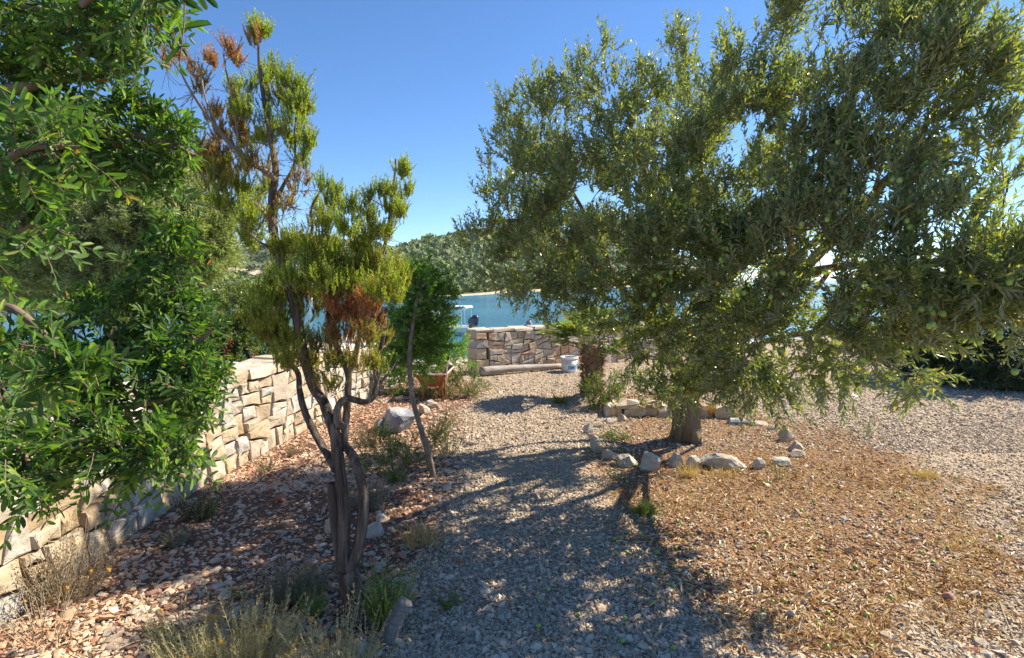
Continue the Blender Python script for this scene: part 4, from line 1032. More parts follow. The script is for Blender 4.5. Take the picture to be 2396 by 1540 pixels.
# the green trap bottle inside the crown
c0 = at(1563, 582, 3.72)
trap = thing('trap_bottle', 'green plastic bottle hanging inside the crown of the large olive', 'bottle', tuple(c0))
prof = [(-.035, .004), (-.034, .02), (.015, .022), (.03, .012), (.045, .008)]
tube_m = MB(); tube(tube_m, [c0 + (0, 0, z) for z, r in prof], [r for z, r in prof], 10, cap=True); tube_m.obj('bottle_body', M['green_plastic'], trap, smooth=True)
tube_m = MB(); tube(tube_m, [c0 + (0, 0, .044), c0 + (0, 0, .058)], [.0095, .0095], 10, cap=True); tube_m.obj('bottle_cap', M['green_plastic'], trap)
tube_m = MB(); tube(tube_m, [c0 + (0, 0, .056), c0 + (.004, .0, .10), c0 + (.0, .004, .16)], .0012, 4); tube_m.obj('wire', M['wire'], trap)

# ---- the tree heath with its twisted stems
hb = gnd(842, 1458); HY = hb[1]
heath = thing('tree_heath', 'tall scraggly heath tree with twisted grey stems and feathery olive and rusty foliage', 'tree', (hb[0], hb[1], -.02))
sk = Skel(); mt = MB(); ml = MB()
h_at = lambda px, py, dY=0: at(px, py, HY + dY)
main = [h_at(848, 1475), h_at(843, 1450), h_at(829, 1393), h_at(813, 1333)]
q = cr(main, 6); tube(mt, q, np.interp(np.linspace(0, 1, len(q)), [0, .2, 1], [.060, .050, .043]), 14, .10, ribs=.12, seed=1); sk.add(q, .05)
def stem(pts, r0, r1, mb_=None, sides=10, seed=0, pw=.8, ribs=.10):
    lm = MB(); q = sk.limb(lm, pts, r0, r1, sides + 2, .13, 6, seed, pw, ribs * 1.3); lm.obj('stem', M['heath_bark'] if r0 > .017 else M['heath_twig'], heath, smooth=True); return q
stem([h_at(813, 1340), h_at(805, 1285, .0), h_at(806, 1199, .02), h_at(799, 1134, .03), h_at(790, 1065, .03), h_at(785, 1022, .05), h_at(772, 983, .08), h_at(756, 940, .12), h_at(733, 906, .14), h_at(712, 838, .1), h_at(701, 784, .06), h_at(687, 712, .05), h_at(675, 669, .05), h_at(655, 600, .06), h_at(638, 540, .06)], .031, .017, seed=2)
stem([h_at(814, 1340), h_at(833, 1298, -.02), h_at(846, 1240, -.02), h_at(851, 1178, -.02), h_at(844, 1126, .0), h_at(826, 1070, .03), h_at(806, 1042, .06), h_at(806, 1014, .08), h_at(811, 962, .1), h_at(813, 919, .1), h_at(814, 875, .1), h_at(795, 830, .1), h_at(775, 770, .1), h_at(765, 700, .12), h_at(750, 630, .12)], .028, .011, seed=3)
stem([h_at(786, 1100, .03), h_at(772, 1075, .05), h_at(738, 1018, .1), h_at(712, 962, .12), h_at(701, 915, .14), h_at(697, 874, .15), h_at(675, 845, .12), h_at(656, 815, .1), h_at(648, 760, .1)], .021, .009, seed=4)
stem([h_at(826, 1465, .06), h_at(812, 1390, .06), h_at(797, 1307, .07), h_at(784, 1220, .08), h_at(779, 1178, .08), h_at(778, 1130, .08)], .030, .02, seed=5)
stem([h_at(806, 1000, .08), h_at(790, 985, .06), h_at(792, 950, .05), h_at(812, 932, .05), h_at(850, 940, .04), h_at(872, 930, .05), h_at(882, 900, .08), h_at(880, 860, .1), h_at(895, 800, .12), h_at(905, 720, .15)], .020, .008, seed=6)
stem([h_at(814, 880, .1), h_at(835, 820, .12), h_at(850, 740, .14), h_at(880, 640, .16), h_at(905, 560, .18), h_at(915, 480, .18), h_at(925, 400, .18), h_at(926, 372, .18)], .016, .004, seed=7)
stem([h_at(880, 640, .16), h_at(868, 560, .2), h_at(862, 500, .2), h_at(868, 430, .2)], .009, .003, seed=8)
stem([h_at(880, 905, .08), h_at(905, 880, .1), h_at(925, 850, .12)], .008, .004, seed=9)
# upper crown
stem([h_at(638, 545, .06), h_at(636, 461, .06), h_at(644, 398, .05), h_at(632, 320, .02), h_at(620, 251, .0), h_at(608, 170, .0), h_at(605, 113, .0), h_at(605, 55, .0)], .021, .003, seed=10)
stem([h_at(644, 420, .05), h_at(610, 395, .0), h_at(578, 377, -.02), h_at(536, 335, -.05), h_at(505, 295, -.07), h_at(482, 268, -.08), h_at(444, 209, -.1), h_at(419, 163, -.1), h_at(381, 118, -.1)], .013, .0025, seed=11)
stem([h_at(640, 480, .05), h_at(665, 430, .1), h_at(690, 380, .12), h_at(690, 300, .12), h_at(700, 240, .1)], .010, .003, seed=12)
stem([h_at(658, 610, .06), h_at(690, 560, .1), h_at(730, 545, .14), h_at(728, 490, .15), h_at(755, 440, .15)], .016, .003, seed=13)
stem([h_at(636, 520, .06), h_at(600, 480, .1), h_at(570, 460, .12), h_at(520, 400, .14), h_at(470, 340, .14)], .009, .003, seed=14)
stem([h_at(560, 365, -.03), h_at(548, 260, -.05), h_at(530, 170, -.05), h_at(522, 125, -.05)], .006, .002, seed=15)
stem([h_at(500, 290, -.07), h_at(478, 220, -.05), h_at(470, 160, -.04)], .005, .002, seed=16)
stem([h_at(645, 590, .06), h_at(600, 560, .0), h_at(560, 520, -.04), h_at(540, 480, -.04)], .007, .002, seed=17)
# clumps: px, py, radius px, colour position (0 dark green .. .5 bright .. 1 rusty), shoots
CL = [(607, 75, 24, .4, 34), (600, 100, 18, .78, 14), (535, 115, 26, .92, 16), (505, 135, 26, .88, 16), (560, 145, 14, .9, 10), (455, 175, 30, .75, 14), (412, 125, 24, .82, 10), (395, 150, 18, .84, 8), (470, 205, 22, .74, 10),
      (650, 165, 34, .36, 34), (685, 205, 34, .36, 34), (700, 240, 28, .34, 26), (655, 235, 38, .62, 36), (695, 275, 38, .4, 34), (712, 255, 20, .36, 14), (620, 190, 26, .42, 20), (565, 205, 34, .44, 26), (590, 250, 40, .5, 32), (545, 250, 36, .62, 28), (625, 300, 46, .46, 40), (670, 310, 40, .42, 34), (580, 320, 50, .66, 46), (535, 300, 44, .78, 36), (500, 270, 30, .78, 20),
      (448, 335, 26, .4, 20), (470, 350, 34, .72, 30), (500, 360, 38, .86, 34), (480, 385, 34, .84, 28), (520, 400, 40, .62, 36), (560, 400, 46, .72, 34), (600, 380, 44, .7, 28), (545, 440, 40, .52, 36), (585, 455, 44, .5, 36), (620, 420, 40, .66, 26), (500, 430, 30, .6, 24), (530, 480, 30, .5, 24), (570, 500, 36, .45, 30), (610, 500, 36, .48, 26), (560, 540, 32, .42, 26), (600, 560, 34, .44, 28),
      (650, 470, 46, .7, 20), (690, 420, 40, .74, 18), (712, 340, 26, .4, 26), (700, 370, 26, .42, 16),
      (762, 440, 34, .36, 30), (755, 490, 38, .44, 34), (780, 480, 28, .46, 20), (745, 530, 34, .5, 28), (930, 400, 26, .42, 22), (935, 445, 34, .46, 30), (915, 480, 38, .5, 32), (945, 490, 26, .46, 18), (880, 455, 26, .36, 22), (865, 490, 28, .4, 22), (830, 490, 34, .42, 28), (815, 530, 40, .44, 34), (870, 540, 40, .5, 34), (900, 540, 34, .55, 26), (840, 570, 40, .46, 36),
      (660, 590, 36, .48, 36), (690, 570, 38, .5, 40), (730, 590, 40, .48, 40), (770, 580, 40, .5, 40), (700, 630, 48, .44, 46), (750, 640, 50, .46, 46), (650, 640, 28, .46, 22), (690, 690, 46, .6, 36), (740, 700, 50, .62, 36),
      (810, 610, 46, .54, 50), (850, 630, 48, .55, 54), (890, 620, 46, .54, 50), (925, 640, 38, .53, 38), (900, 670, 46, .52, 46), (850, 680, 46, .52, 44), (800, 660, 46, .5, 44), (930, 690, 30, .5, 26),
      (800, 710, 38, .95, 44), (830, 735, 36, .94, 42), (855, 715, 30, .93, 30), (775, 740, 34, .9, 30), (870, 750, 34, .8, 28), (800, 770, 40, .78, 28), (845, 790, 40, .66, 26), (880, 700, 34, .6, 26),
      (625, 660, 28, .46, 24), (612, 700, 34, .5, 34), (640, 705, 36, .5, 38), (605, 745, 34, .54, 36), (640, 750, 40, .54, 42), (680, 740, 38, .5, 34), (615, 780, 30, .55, 28), (655, 795, 36, .56, 34), (690, 790, 38, .56, 30), (670, 830, 36, .58, 26), (705, 850, 34, .6, 18),
      (750, 780, 46, .6, 26), (740, 840, 46, .62, 24), (790, 840, 46, .62, 24), (850, 840, 40, .62, 22), (880, 800, 34, .6, 20), (770, 890, 34, .62, 14), (890, 850, 30, .6, 14)]
hg = np.random.default_rng(52)
cb = []; cd = []; cr_ = []
tips = []
for px, py, rp, col, ns in CL:
    dY = hg.normal(0, .09) + .06; c = h_at(px, py, dY); r = rp * HY / FP
    kk = max(3, ns // 5)
    tp = c + rand_unit(kk, hg) * r * .6 * np.array([1, .9, .8]) - (0, 0, r * .35); tips.append(tp)
    ns = int(ns * (2.0 if py < 560 else 2.9))
    w = hg.integers(0, kk, ns)
    cb.append(tp[w] + hg.normal(0, r * .2, (ns, 3))); cd.append(nrm(np.stack([hg.normal(0, .3, ns), hg.normal(0, .3, ns), np.full(ns, 1.0)], -1) + nrm(tp[w] - c) * .22)); cr_.append(np.clip(hg.normal(col, .09, ns), 0.02, 1))
tips = np.vstack(tips); sk.reach(ml, tips, .0016, bend=.35, sides=4, seed=6, rmax=.007)
cb, cd, cr_ = np.vstack(cb), np.vstack(cd), np.concatenate(cr_); n = len(cb)
A0, A1, A2 = bezier_shoots(cb, cd, hg.uniform(.03, .085, n), np.array([0, 0, .08]), 53)
mw = MB(); beziers(mw, A0, A1, A2, .0013, .0006, 2, 3)
lp, ld, ln, ll, lw, lt = shoot_leaves(A0, A1, A2, 14, .0135, .0042, 46, .05, 1.0, whorl=3)
mf = MB(); rr = np.tile(np.repeat(cr_, 14), 3)
leaves(mf, T_NEEDLE, lp, ld, ln, ll, lw, np.clip(rr + hg.normal(0, .06, len(rr)), 0, 1)); print('heath needles', len(lp))
# bare grey twigs in the thinned middle of the crown
bt = []
for px, py, rp, m_ in [(690, 450, 60, 70), (700, 510, 50, 60), (660, 400, 50, 50), (640, 340, 60, 40), (450, 190, 50, 26), (410, 150, 35, 18), (430, 260, 40, 16), (560, 470, 60, 34), (600, 540, 60, 34), (780, 520, 50, 24), (900, 560, 50, 24), (930, 470, 35, 20), (640, 560, 50, 24), (760, 850, 60, 30), (870, 870, 50, 30), (720, 870, 40, 16), (650, 620, 50, 14)]:
    bt.append(h_at(px, py, .05) + hg.normal(0, 1, (m_, 3)) * rp * HY / FP * np.array([.5, .5, .7]))
bt = np.vstack(bt); sk.reach(ml, bt, .0011, bend=.5, sides=4, seed=7, rmax=.0035)
mt.obj('trunk', M['heath_bark'], heath, smooth=True)
ml.obj('branches', M['heath_twig'], heath, kind='stuff')
mw.obj('twigs', M['heath_twig'], heath, kind='stuff')
mf.obj('foliage', M['heath_leaf'], heath, kind='stuff')

# ---- the lentisk at the left
lent = thing('lentisk_tree', 'glossy green lentisk tree overhanging the left side with feathery paired leaves', 'tree', (-2.0, .55, -.1))
sk = Skel(); ml = MB()
L_ = lambda px, py, Y: at(px, py, Y)
lm = MB(); sk.limb(lm, [(-2.0, .55, -.15), (-1.95, .62, .5), (-1.85, .75, 1.0), (-1.75, .95, 1.5), L_(-260, 560, 1.45), L_(-200, 300, 1.5), L_(-150, 50, 1.6)], .07, .03, 10, .1, seed=1); lm.obj('trunk', M['lentisk_bark'], lent, smooth=True)
for k, (pts, r0, r1) in enumerate([
        ([L_(-260, 560, 1.45), L_(-60, 480, 1.5), L_(100, 360, 1.55), L_(260, 310, 1.6), L_(400, 340, 1.6), L_(455, 365, 1.6)], .022, .005),
        ([L_(-230, 400, 1.48), L_(-60, 240, 1.5), L_(80, 200, 1.55), L_(200, 180, 1.6), L_(330, 160, 1.6)], .022, .005),
        ([L_(-170, 150, 1.55), L_(-20, 60, 1.5), L_(60, 20, 1.5), L_(160, 40, 1.5), L_(300, 20, 1.4), L_(420, 30, 1.3)], .02, .005),
        ([(-1.8, .85, 1.25), L_(-150, 800, 1.4), L_(0, 840, 1.5), L_(150, 850, 1.55), L_(270, 790, 1.6), L_(390, 690, 1.6), L_(460, 600, 1.6)], .028, .004),
        ([L_(150, 850, 1.55), L_(260, 840, 1.5), L_(380, 830, 1.5), L_(460, 800, 1.5), L_(500, 770, 1.5)], .014, .004),
        ([L_(0, 840, 1.5), L_(130, 930, 1.45), L_(280, 950, 1.4), L_(400, 930, 1.4), L_(500, 900, 1.4)], .015, .004),
        ([L_(-100, 820, 1.4), L_(40, 960, 1.3), L_(180, 1030, 1.25), L_(300, 1050, 1.2), L_(430, 1040, 1.2)], .013, .004),
        ([L_(-100, 820, 1.4), L_(-10, 960, 1.2), L_(40, 1040, 1.15), L_(90, 1120, 1.1)], .012, .004),
        ([L_(130, 930, 1.45), L_(250, 960, 1.6), L_(380, 980, 1.7), L_(470, 1000, 1.75)], .01, .004),
        ([L_(-150, 800, 1.4), L_(-20, 720, 1.0), L_(80, 760, .95), L_(180, 880, .9)], .01, .004),
        ([L_(-60, 480, 1.5), L_(-40, 420, 1.1), L_(60, 350, 1.0), L_(190, 345, 1.0)], .01, .003),
        ([L_(-60, 480, 1.5), L_(-30, 520, 1.1), L_(40, 540, 1.05), L_(80, 520, 1.05)], .008, .003),
        ([L_(160, 40, 1.5), L_(280, -60, 1.0), L_(400, -60, .8), L_(470, -20, .72)], .008, .003)]):
    lm = MB(); sk.limb(lm, pts, r0, r1, 7, .12, 5, k); lm.obj('branch', M['lentisk_bark'], lent, smooth=True)
# twig tips: px, py, r px, Y, how many
TW = [(40, 60, 70, 1.5, 14), (130, 40, 70, 1.5, 14), (230, 50, 70, 1.45, 16), (330, 40, 70, 1.4, 16), (400, 60, 60, 1.35, 12), (300, 110, 60, 1.45, 12), (380, 120, 45, 1.5, 9), (180, 130, 60, 1.6, 12), (80, 150, 60, 1.6, 12), (240, 180, 55, 1.6, 12), (320, 170, 40, 1.6, 7), (140, 220, 70, 1.6, 14), (40, 240, 80, 1.6, 14), (260, 250, 50, 1.65, 10), (340, 260, 45, 1.65, 9), (320, 310, 55, 1.6, 12), (390, 300, 40, 1.65, 8), (430, 340, 40, 1.6, 10), (440, 300, 28, 1.6, 5), (200, 310, 60, 1.6, 12), (100, 320, 70, 1.55, 12), (260, 370, 60, 1.6, 12), (350, 370, 60, 1.6, 13), (410, 390, 45, 1.6, 9), (180, 390, 60, 1.6, 11), (60, 400, 60, 1.5, 9),
      (60, 360, 60, 1.0, 7), (150, 345, 50, 1.0, 6), (20, 520, 60, 1.05, 6), (80, 540, 40, 1.05, 3), (30, 440, 50, 1.05, 4), (10, 610, 60, 1.2, 5),
      (440, 560, 36, 1.6, 9), (460, 600, 34, 1.6, 8), (420, 620, 36, 1.6, 7), (390, 660, 40, 1.65, 7), (350, 720, 45, 1.6, 8), (260, 740, 50, 1.6, 8), (180, 780, 60, 1.5, 9), (60, 780, 60, 1.4, 7), (450, 700, 36, 1.6, 8), (480, 740, 30, 1.6, 7), (430, 760, 40, 1.55, 9), (500, 780, 30, 1.55, 7), (350, 800, 55, 1.55, 11), (260, 840, 60, 1.5, 12), (440, 830, 40, 1.5, 10), (500, 840, 32, 1.5, 8), (490, 890, 36, 1.45, 9), (510, 925, 30, 1.4, 7), (400, 890, 50, 1.45, 11), (320, 910, 55, 1.45, 11), (220, 920, 60, 1.4, 11), (120, 880, 65, 1.4, 11), (20, 880, 65, 1.3, 8), (430, 950, 45, 1.5, 8), (460, 990, 36, 1.6, 7), (350, 990, 45, 1.4, 7), (250, 1000, 55, 1.3, 9), (140, 980, 60, 1.3, 10), (40, 980, 60, 1.2, 8), (300, 1050, 45, 1.2, 9), (400, 1040, 40, 1.2, 9), (450, 1060, 32, 1.2, 6), (350, 1090, 34, 1.2, 6), (200, 1060, 45, 1.25, 7), (90, 1070, 55, 1.15, 8), (20, 1090, 50, 1.1, 6), (70, 1130, 34, 1.1, 4), (130, 1100, 34, 1.15, 4),
      (60, 830, 60, .9, 5), (150, 880, 45, .88, 5), (10, 750, 50, .95, 3), (180, 850, 40, .9, 4), (375, -45, 35, .75, 3), (410, -60, 25, .7, 3), (20, 930, 45, .95, 4)]
lg = np.random.default_rng(62); T = []; O = []
for px, py, rp, Y, ns in TW:
    c = L_(px - (44 if Y > 1.1 else 0) - (34 if Y > 1.1 and py < 260 else 0), py, Y); r = max(14, rp - 12) * Y / FP; ns = max(2, int(ns * .72 + .5))
    d = rand_unit(ns, lg); T.append(c + d * r * lg.uniform(.3, 1, (ns, 1)) * (1, 1.6, 1)); O.append(d)
T, O = np.vstack(T), np.vstack(O)
E = sk.reach(ml, T, .0016, bend=.3, sides=4, seed=8, rmax=.007)
K = 4; n = len(T) * K
D = nrm(np.repeat(E, K, 0) * .5 + np.array([.5, -.35, .25]) + lg.normal(0, .75, (n, 3))); B = np.repeat(T, K, 0) + lg.normal(0, .012, (n, 3))
A0, A1, A2 = bezier_shoots(B, D, lg.uniform(.055, .10, n), np.array([0, 0, -.15]), 63)
beziers(ml, A0, A1, A2, .0011, .0008, 2, 3)
lp, ld, ln, ll, lw, lt = shoot_leaves(A0, A1, A2, 5, .030, .0098, 58, .22, .98, pinnate=True, jit=.22)
flip = (ln[:, 2] < 0) & (lg.random(len(ln)) < .75); ln[flip] *= -1
near = split_leaves(lp, ld, ln, ll, lw)
ml.obj('twigs', M['lentisk_bark'], lent, smooth=True, kind='stuff')
leaf_objects(lent, T_OVAL, M['lentisk_leaf'], lp[near], ld[near], ln[near], ll[near], lw[near])
mf = MB(); s = ~near; leaves(mf, T_OVAL, lp[s], ld[s], ln[s], ll[s], lw[s], lg.random(s.sum())); mf.obj('foliage', M['lentisk_leaf'], lent, kind='stuff'); print('lentisk leaflets', len(lp))
# ------------------------------------------------------------------ shrubs and smaller plants
def shrub(name, label, cat, base, lobes, dens, mat, LL, LW, shoot, npair, seed, K=4, spread=50, bark='lentisk_bark', up=.4, tm=T_RHOMB, group=None, trunk=None, shell=.35, pinnate=False, r0=.02, whorl=2, r_of=None, tipr=.0018):
    root = thing(name, label, cat, tuple(base), group)
    g = np.random.default_rng(seed); sk = Skel(); ml = MB()
    base = np.array(base, float)
    if trunk is None:
        c = np.mean([at(*l[:2], l[3]) for l in lobes], 0)
        trunk = [base - (0, 0, .05), base + (c - base) * .3 + g.normal(0, .02, 3), base + (c - base) * .7]
    tm_ = MB(); sk.limb(tm_, trunk, r0, r0 * .55, 8, .12, 6, seed); tm_.obj('trunk', M[bark], root, smooth=True)
    T, O = lobe_points(lobes, dens, seed, shell)
    ok = T[:, 2] > zg(T[:, 0], T[:, 1]) + .02; T, O = T[ok], O[ok]
    E = sk.reach(ml, T, tipr, seed=seed, sides=4, rmax=r0 * .5)
    n = len(T) * K
    D = nrm(np.repeat(O, K, 0) * .5 + np.repeat(E, K, 0) * .4 + np.array([0, 0, up]) + g.normal(0, .5, (n, 3)))
    B = np.repeat(T, K, 0) + g.normal(0, shoot * .15, (n, 3))
    A0, A1, A2 = bezier_shoots(B, D, g.uniform(.6, 1.2, n) * shoot, np.array([0, 0, .05]), seed)
    beziers(ml, A0, A1, A2, tipr * .6, tipr * .35, 2, 3)
    lp, ld, ln, ll, lw, lt = shoot_leaves(A0, A1, A2, npair, LL, LW, spread, .12, 1.0, pinnate, whorl=whorl)
    ml.obj('twigs', M[bark], root, kind='stuff')
    mf = MB(); leaves(mf, tm, lp, ld, ln, ll, lw, g.random(len(lp))); mf.obj('foliage', M[mat], root, kind='stuff')
    return root, T
def gz(p): return (p[0], p[1], float(zg(p[0], p[1])))
# background olive beyond the wall
bx = at(250, 760, 8.6); bb = (bx[0], 8.6, float(zg(bx[0], 8.6)))
shrub('olive_tree', 'silvery round olive tree standing behind the long wall, left of the heath tree', 'tree', bb,
      [(280, 560, 150, 8.4), (400, 560, 120, 8.2), (430, 480, 80, 8.3), (470, 600, 65, 8.2), (490, 530, 55, 8.3), (460, 520, 60, 8.3), (400, 440, 55, 8.5), (350, 480, 90, 8.4), (420, 640, 70, 8.2), (200, 480, 130, 8.6), (90, 560, 140, 8.6), (120, 640, 110, 8.4), (300, 660, 90, 8.3), (180, 400, 110, 8.8), (40, 470, 120, 8.8), (-60, 560, 150, 8.8), (230, 640, 110, 8.3), (500, 590, 42, 8.2), (370, 410, 30, 8.5)],
      .0085, 'bg_olive_leaf', .075, .020, .24, 8, 301, K=8, bark='olive_twig', up=.35, shell=.6, r0=.12, trunk=[(bb[0], bb[1], bb[2] - .1), (bb[0] + .05, bb[1], .3), (bb[0] + .1, bb[1], 1.0), (bb[0] + .3, bb[1] - .1, 1.6)], tipr=.004)
# shrub with red berries behind the wall
bx = at(560, 850, 6.9); bb = (bx[0], 6.9, float(zg(bx[0], 6.9)))
rt, T = shrub('lentisk_shrub', 'rounded olive green shrub with clusters of red berries behind the long wall', 'shrub', bb,
      [(560, 740, 70, 6.8), (530, 790, 62, 6.7), (600, 780, 66, 6.8), (500, 830, 48, 6.6), (570, 840, 62, 6.6), (630, 840, 50, 6.8), (545, 705, 36, 6.9), (600, 720, 40, 6.9), (650, 790, 45, 7.0), (490, 770, 36, 6.8)],
      .013, 'bush_leaf', .042, .017, .13, 6, 302, K=6, r0=.04)
mb = MB(); bg_ = np.random.default_rng(303)
for px, py in ((530, 820), (525, 850), (585, 850), (600, 862), (610, 850), (592, 830), (540, 800)):
    c = at(px, py, 6.25); V, F = ICO[0]
    for q in range(14): mb.add(V * .007 + c + bg_.normal(0, .022, 3) * (1, .6, 1.2), [F])
mb.obj('berries', M['berry'], rt, kind='stuff')
# small broad-leaved tree with the slanting trunk
tbp = gnd(1016, 1116); Yq = tbp[1]
rt, T = shrub('small_tree', 'small glossy green tree on a thin pale trunk that slants up to the left', 'tree', gz(tbp),
      [(985, 690, 58, 4.75), (950, 720, 48, 4.7), (1005, 740, 60, 4.8), (960, 790, 66, 4.75), (1015, 760, 32, 4.85), (1000, 800, 50, 4.9), (925, 800, 46, 4.7), (980, 840, 46, 4.8), (1000, 650, 36, 4.8), (1038, 660, 24, 4.8), (965, 660, 30, 4.8), (935, 860, 34, 4.75), (1045, 690, 20, 4.85), (1030, 805, 26, 4.95)],
      .015, 'small_tree_leaf', .034, .015, .10, 6, 305, K=4, r0=.026, bark='heath_twig',
      trunk=[(tbp[0], tbp[1], -.05), at(1008, 1085, Yq), at(990, 1020, Yq), at(972, 960, Yq), at(961, 900, Yq + .02), at(958, 830, Yq + .05), at(966, 760, Yq + .08), at(978, 690, Yq + .1)])
# dark shrub behind the barrow
bx = gnd(1058, 880); 
shrub('shrub', 'dark shiny shrub on a leaning stem behind the rusty wheelbarrow', 'shrub', gz((bx[0], bx[1], 0)),
      [(1040, 775, 34, 8.4), (1066, 815, 24, 8.5), (1050, 815, 50, 8.3), (1010, 810, 50, 8.3), (1035, 860, 36, 8.2), (975, 840, 50, 8.2), (930, 850, 42, 8.0), (950, 880, 24, 7.9), (1085, 840, 22, 8.4), (890, 860, 30, 8.0)],
      .013, 'small_tree_leaf', .04, .018, .12, 5, 306, K=5, r0=.035, trunk=[(bx[0] + .1, bx[1], -.05), at(1062, 870, 8.7), at(1045, 850, 8.5), at(1030, 830, 8.4)])
# dark shrubs at the far right
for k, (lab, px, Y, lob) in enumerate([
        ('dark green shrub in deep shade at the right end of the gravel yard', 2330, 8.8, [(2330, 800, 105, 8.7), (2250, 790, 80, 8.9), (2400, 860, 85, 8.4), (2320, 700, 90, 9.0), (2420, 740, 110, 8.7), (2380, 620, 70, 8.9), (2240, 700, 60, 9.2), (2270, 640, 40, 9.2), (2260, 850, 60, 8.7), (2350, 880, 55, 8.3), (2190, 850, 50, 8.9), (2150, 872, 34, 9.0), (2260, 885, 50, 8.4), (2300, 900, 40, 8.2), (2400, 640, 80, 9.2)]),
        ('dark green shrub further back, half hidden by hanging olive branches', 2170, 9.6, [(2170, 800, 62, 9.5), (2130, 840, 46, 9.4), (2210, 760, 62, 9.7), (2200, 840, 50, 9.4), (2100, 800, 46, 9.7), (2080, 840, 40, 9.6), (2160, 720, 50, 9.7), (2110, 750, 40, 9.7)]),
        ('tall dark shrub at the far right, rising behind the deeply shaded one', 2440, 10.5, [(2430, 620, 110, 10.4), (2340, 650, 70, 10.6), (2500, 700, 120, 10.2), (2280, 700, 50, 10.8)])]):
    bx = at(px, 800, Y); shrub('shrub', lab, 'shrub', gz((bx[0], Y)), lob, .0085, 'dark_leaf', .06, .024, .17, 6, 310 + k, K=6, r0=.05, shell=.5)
# bushes of the yard
bx = gnd(1092, 925)
shrub('bush', 'bright green low bush beside the wheelbarrow at the edge of the gravel', 'bush', gz(bx),
      [(1060, 905, 26, 7.75), (1092, 895, 32, 7.8), (1118, 912, 24, 7.75), (1075, 922, 20, 7.6), (1138, 920, 16, 7.7), (1105, 925, 22, 7.6), (1050, 925, 16, 7.6)], .016, 'bush_leaf', .026, .009, .13, 8, 320, K=5, r0=.012, up=.9)
bx = gnd(1410, 962)
shrub('bush', 'leafy green bush growing against the foot of the small palm', 'bush', gz(bx),
      [(1392, 905, 26, 7.0), (1425, 905, 26, 7.0), (1405, 935, 34, 6.9), (1440, 898, 18, 7.1), (1385, 940, 20, 6.9), (1432, 930, 20, 6.9)], .018, 'bush_leaf', .028, .011, .11, 7, 321, K=5, r0=.012, up=.6)
bx = gnd(945, 1085)
shrub('weed_bush', 'rough dark green weeds in front of the blue grey boulder beside the thin trunk', 'bush', gz(bx),
      [(880, 1060, 36, 4.75), (915, 1090, 40, 4.6), (960, 1075, 40, 4.7), (905, 1040, 30, 4.9), (1000, 1040, 34, 5.0), (1030, 1020, 26, 5.2), (940, 1110, 30, 4.55), (865, 1100, 26, 4.6), (985, 1090, 26, 4.7), (1045, 1000, 16, 5.4)], .009, 'weed_leaf', .024, .007, .15, 9, 322, K=5, r0=.008, up=1.2)
bx = gnd(875, 1010)

def tuft(name, label, cat, px, py, wpx, hpx, n, mat, LL, LW, npair, seed, lean=.5, stem_mat='dry_stem', group=None, rad=.0012, heads=None, head_n=0, whorl=2, spread=45, droop=.0, loc=None):
    """many thin stems from one foot, each set with small leaves"""
    p = gnd(px, py) if loc is None else np.array(loc, float); k = p[1] / FP
    g = np.random.default_rng(seed); root = thing(name, label, cat, gz(p), group)
    w, h = wpx * k / 2, hpx * k
    a = g.uniform(0, 6.283, n); r = np.sqrt(g.random(n)) * w * .55
    B = np.stack([p[0] + np.cos(a) * r, p[1] + np.sin(a) * r * .8, np.zeros(n)], -1); B[:, 2] = zg(B[:, 0], B[:, 1]) - .01
    D = nrm(np.stack([np.cos(a) * lean * r / max(w * .55, .01) + g.normal(0, .12, n), np.sin(a) * lean * r / max(w * .55, .01) + g.normal(0, .12, n), np.ones(n)], -1))
    L = h * g.uniform(.5, 1.08, n)
    A0, A1, A2 = bezier_shoots(B, D, L, np.array([0, 0, -droop]), seed)
    ml = MB(); beziers(ml, A0, A1, A2, rad, rad * .6, 3, 3, g.random(n)); ml.obj('stems', M[stem_mat], root, kind='stuff')
    if npair:
        lp, ld, ln, ll, lw, lt = shoot_leaves(A0, A1, A2, npair, LL, LW, spread, .12, 1.0, whorl=whorl)
        mf = MB(); leaves(mf, T_RHOMB, lp, ld, ln, ll, lw, g.random(len(lp))); mf.obj('foliage', M[mat], root, kind='stuff')
    if head_n:
        V, F = ICO[1]
        for i in g.choice(n, head_n, replace=False):
            m = MB(); q = 16; d = rand_unit(q, g); leaves(m, T_RHOMB, A2[i] + d * .004, d, rand_unit(q, g), .009, .005, g.random(q))
            m.add(V * .006 + A2[i], [F]); m.obj('flower_head', M[heads or 'flower'], root)
    return root
# foreground strawflower clump, two lobes
tuft('strawflower_clump', 'big pale straw coloured strawflower clump at the bottom, dry orange heads on thin stems', 'plant', 540, 1590, 440, 190, 240, 'pale_leaf', .022, .0026, 20, 401, .55, rad=.0014, head_n=9, whorl=3, spread=38)
tuft('strawflower_clump', 'smaller straw coloured clump right of the big one, below the twisted trunks', 'plant', 790, 1600, 210, 200, 90, 'pale_leaf', .020, .0026, 16, 402, .5, rad=.0014, head_n=8, whorl=3, spread=38)
tuft('grey_bush', 'low silvery grey bush on the bed left of the twisted trunks', 'bush', 697, 1392, 150, 92, 210, 'grey_leaf', .016, .0028, 14, 403, 1.1, rad=.0012, whorl=2)
tuft('heath_sapling', 'bright green feathery heath sapling right of the foot of the twisted trunks', 'plant', 908, 1455, 100, 135, 150, 'sapling', .012, .0022, 26, 404, .5, rad=.0014, whorl=3)
tuft('heath_sapling', 'small thin heath sapling between the grey bush and the twisted trunks', 'plant', 735, 1440, 60, 75, 44, 'sapling', .011, .0022, 18, 405, .5, whorl=3)
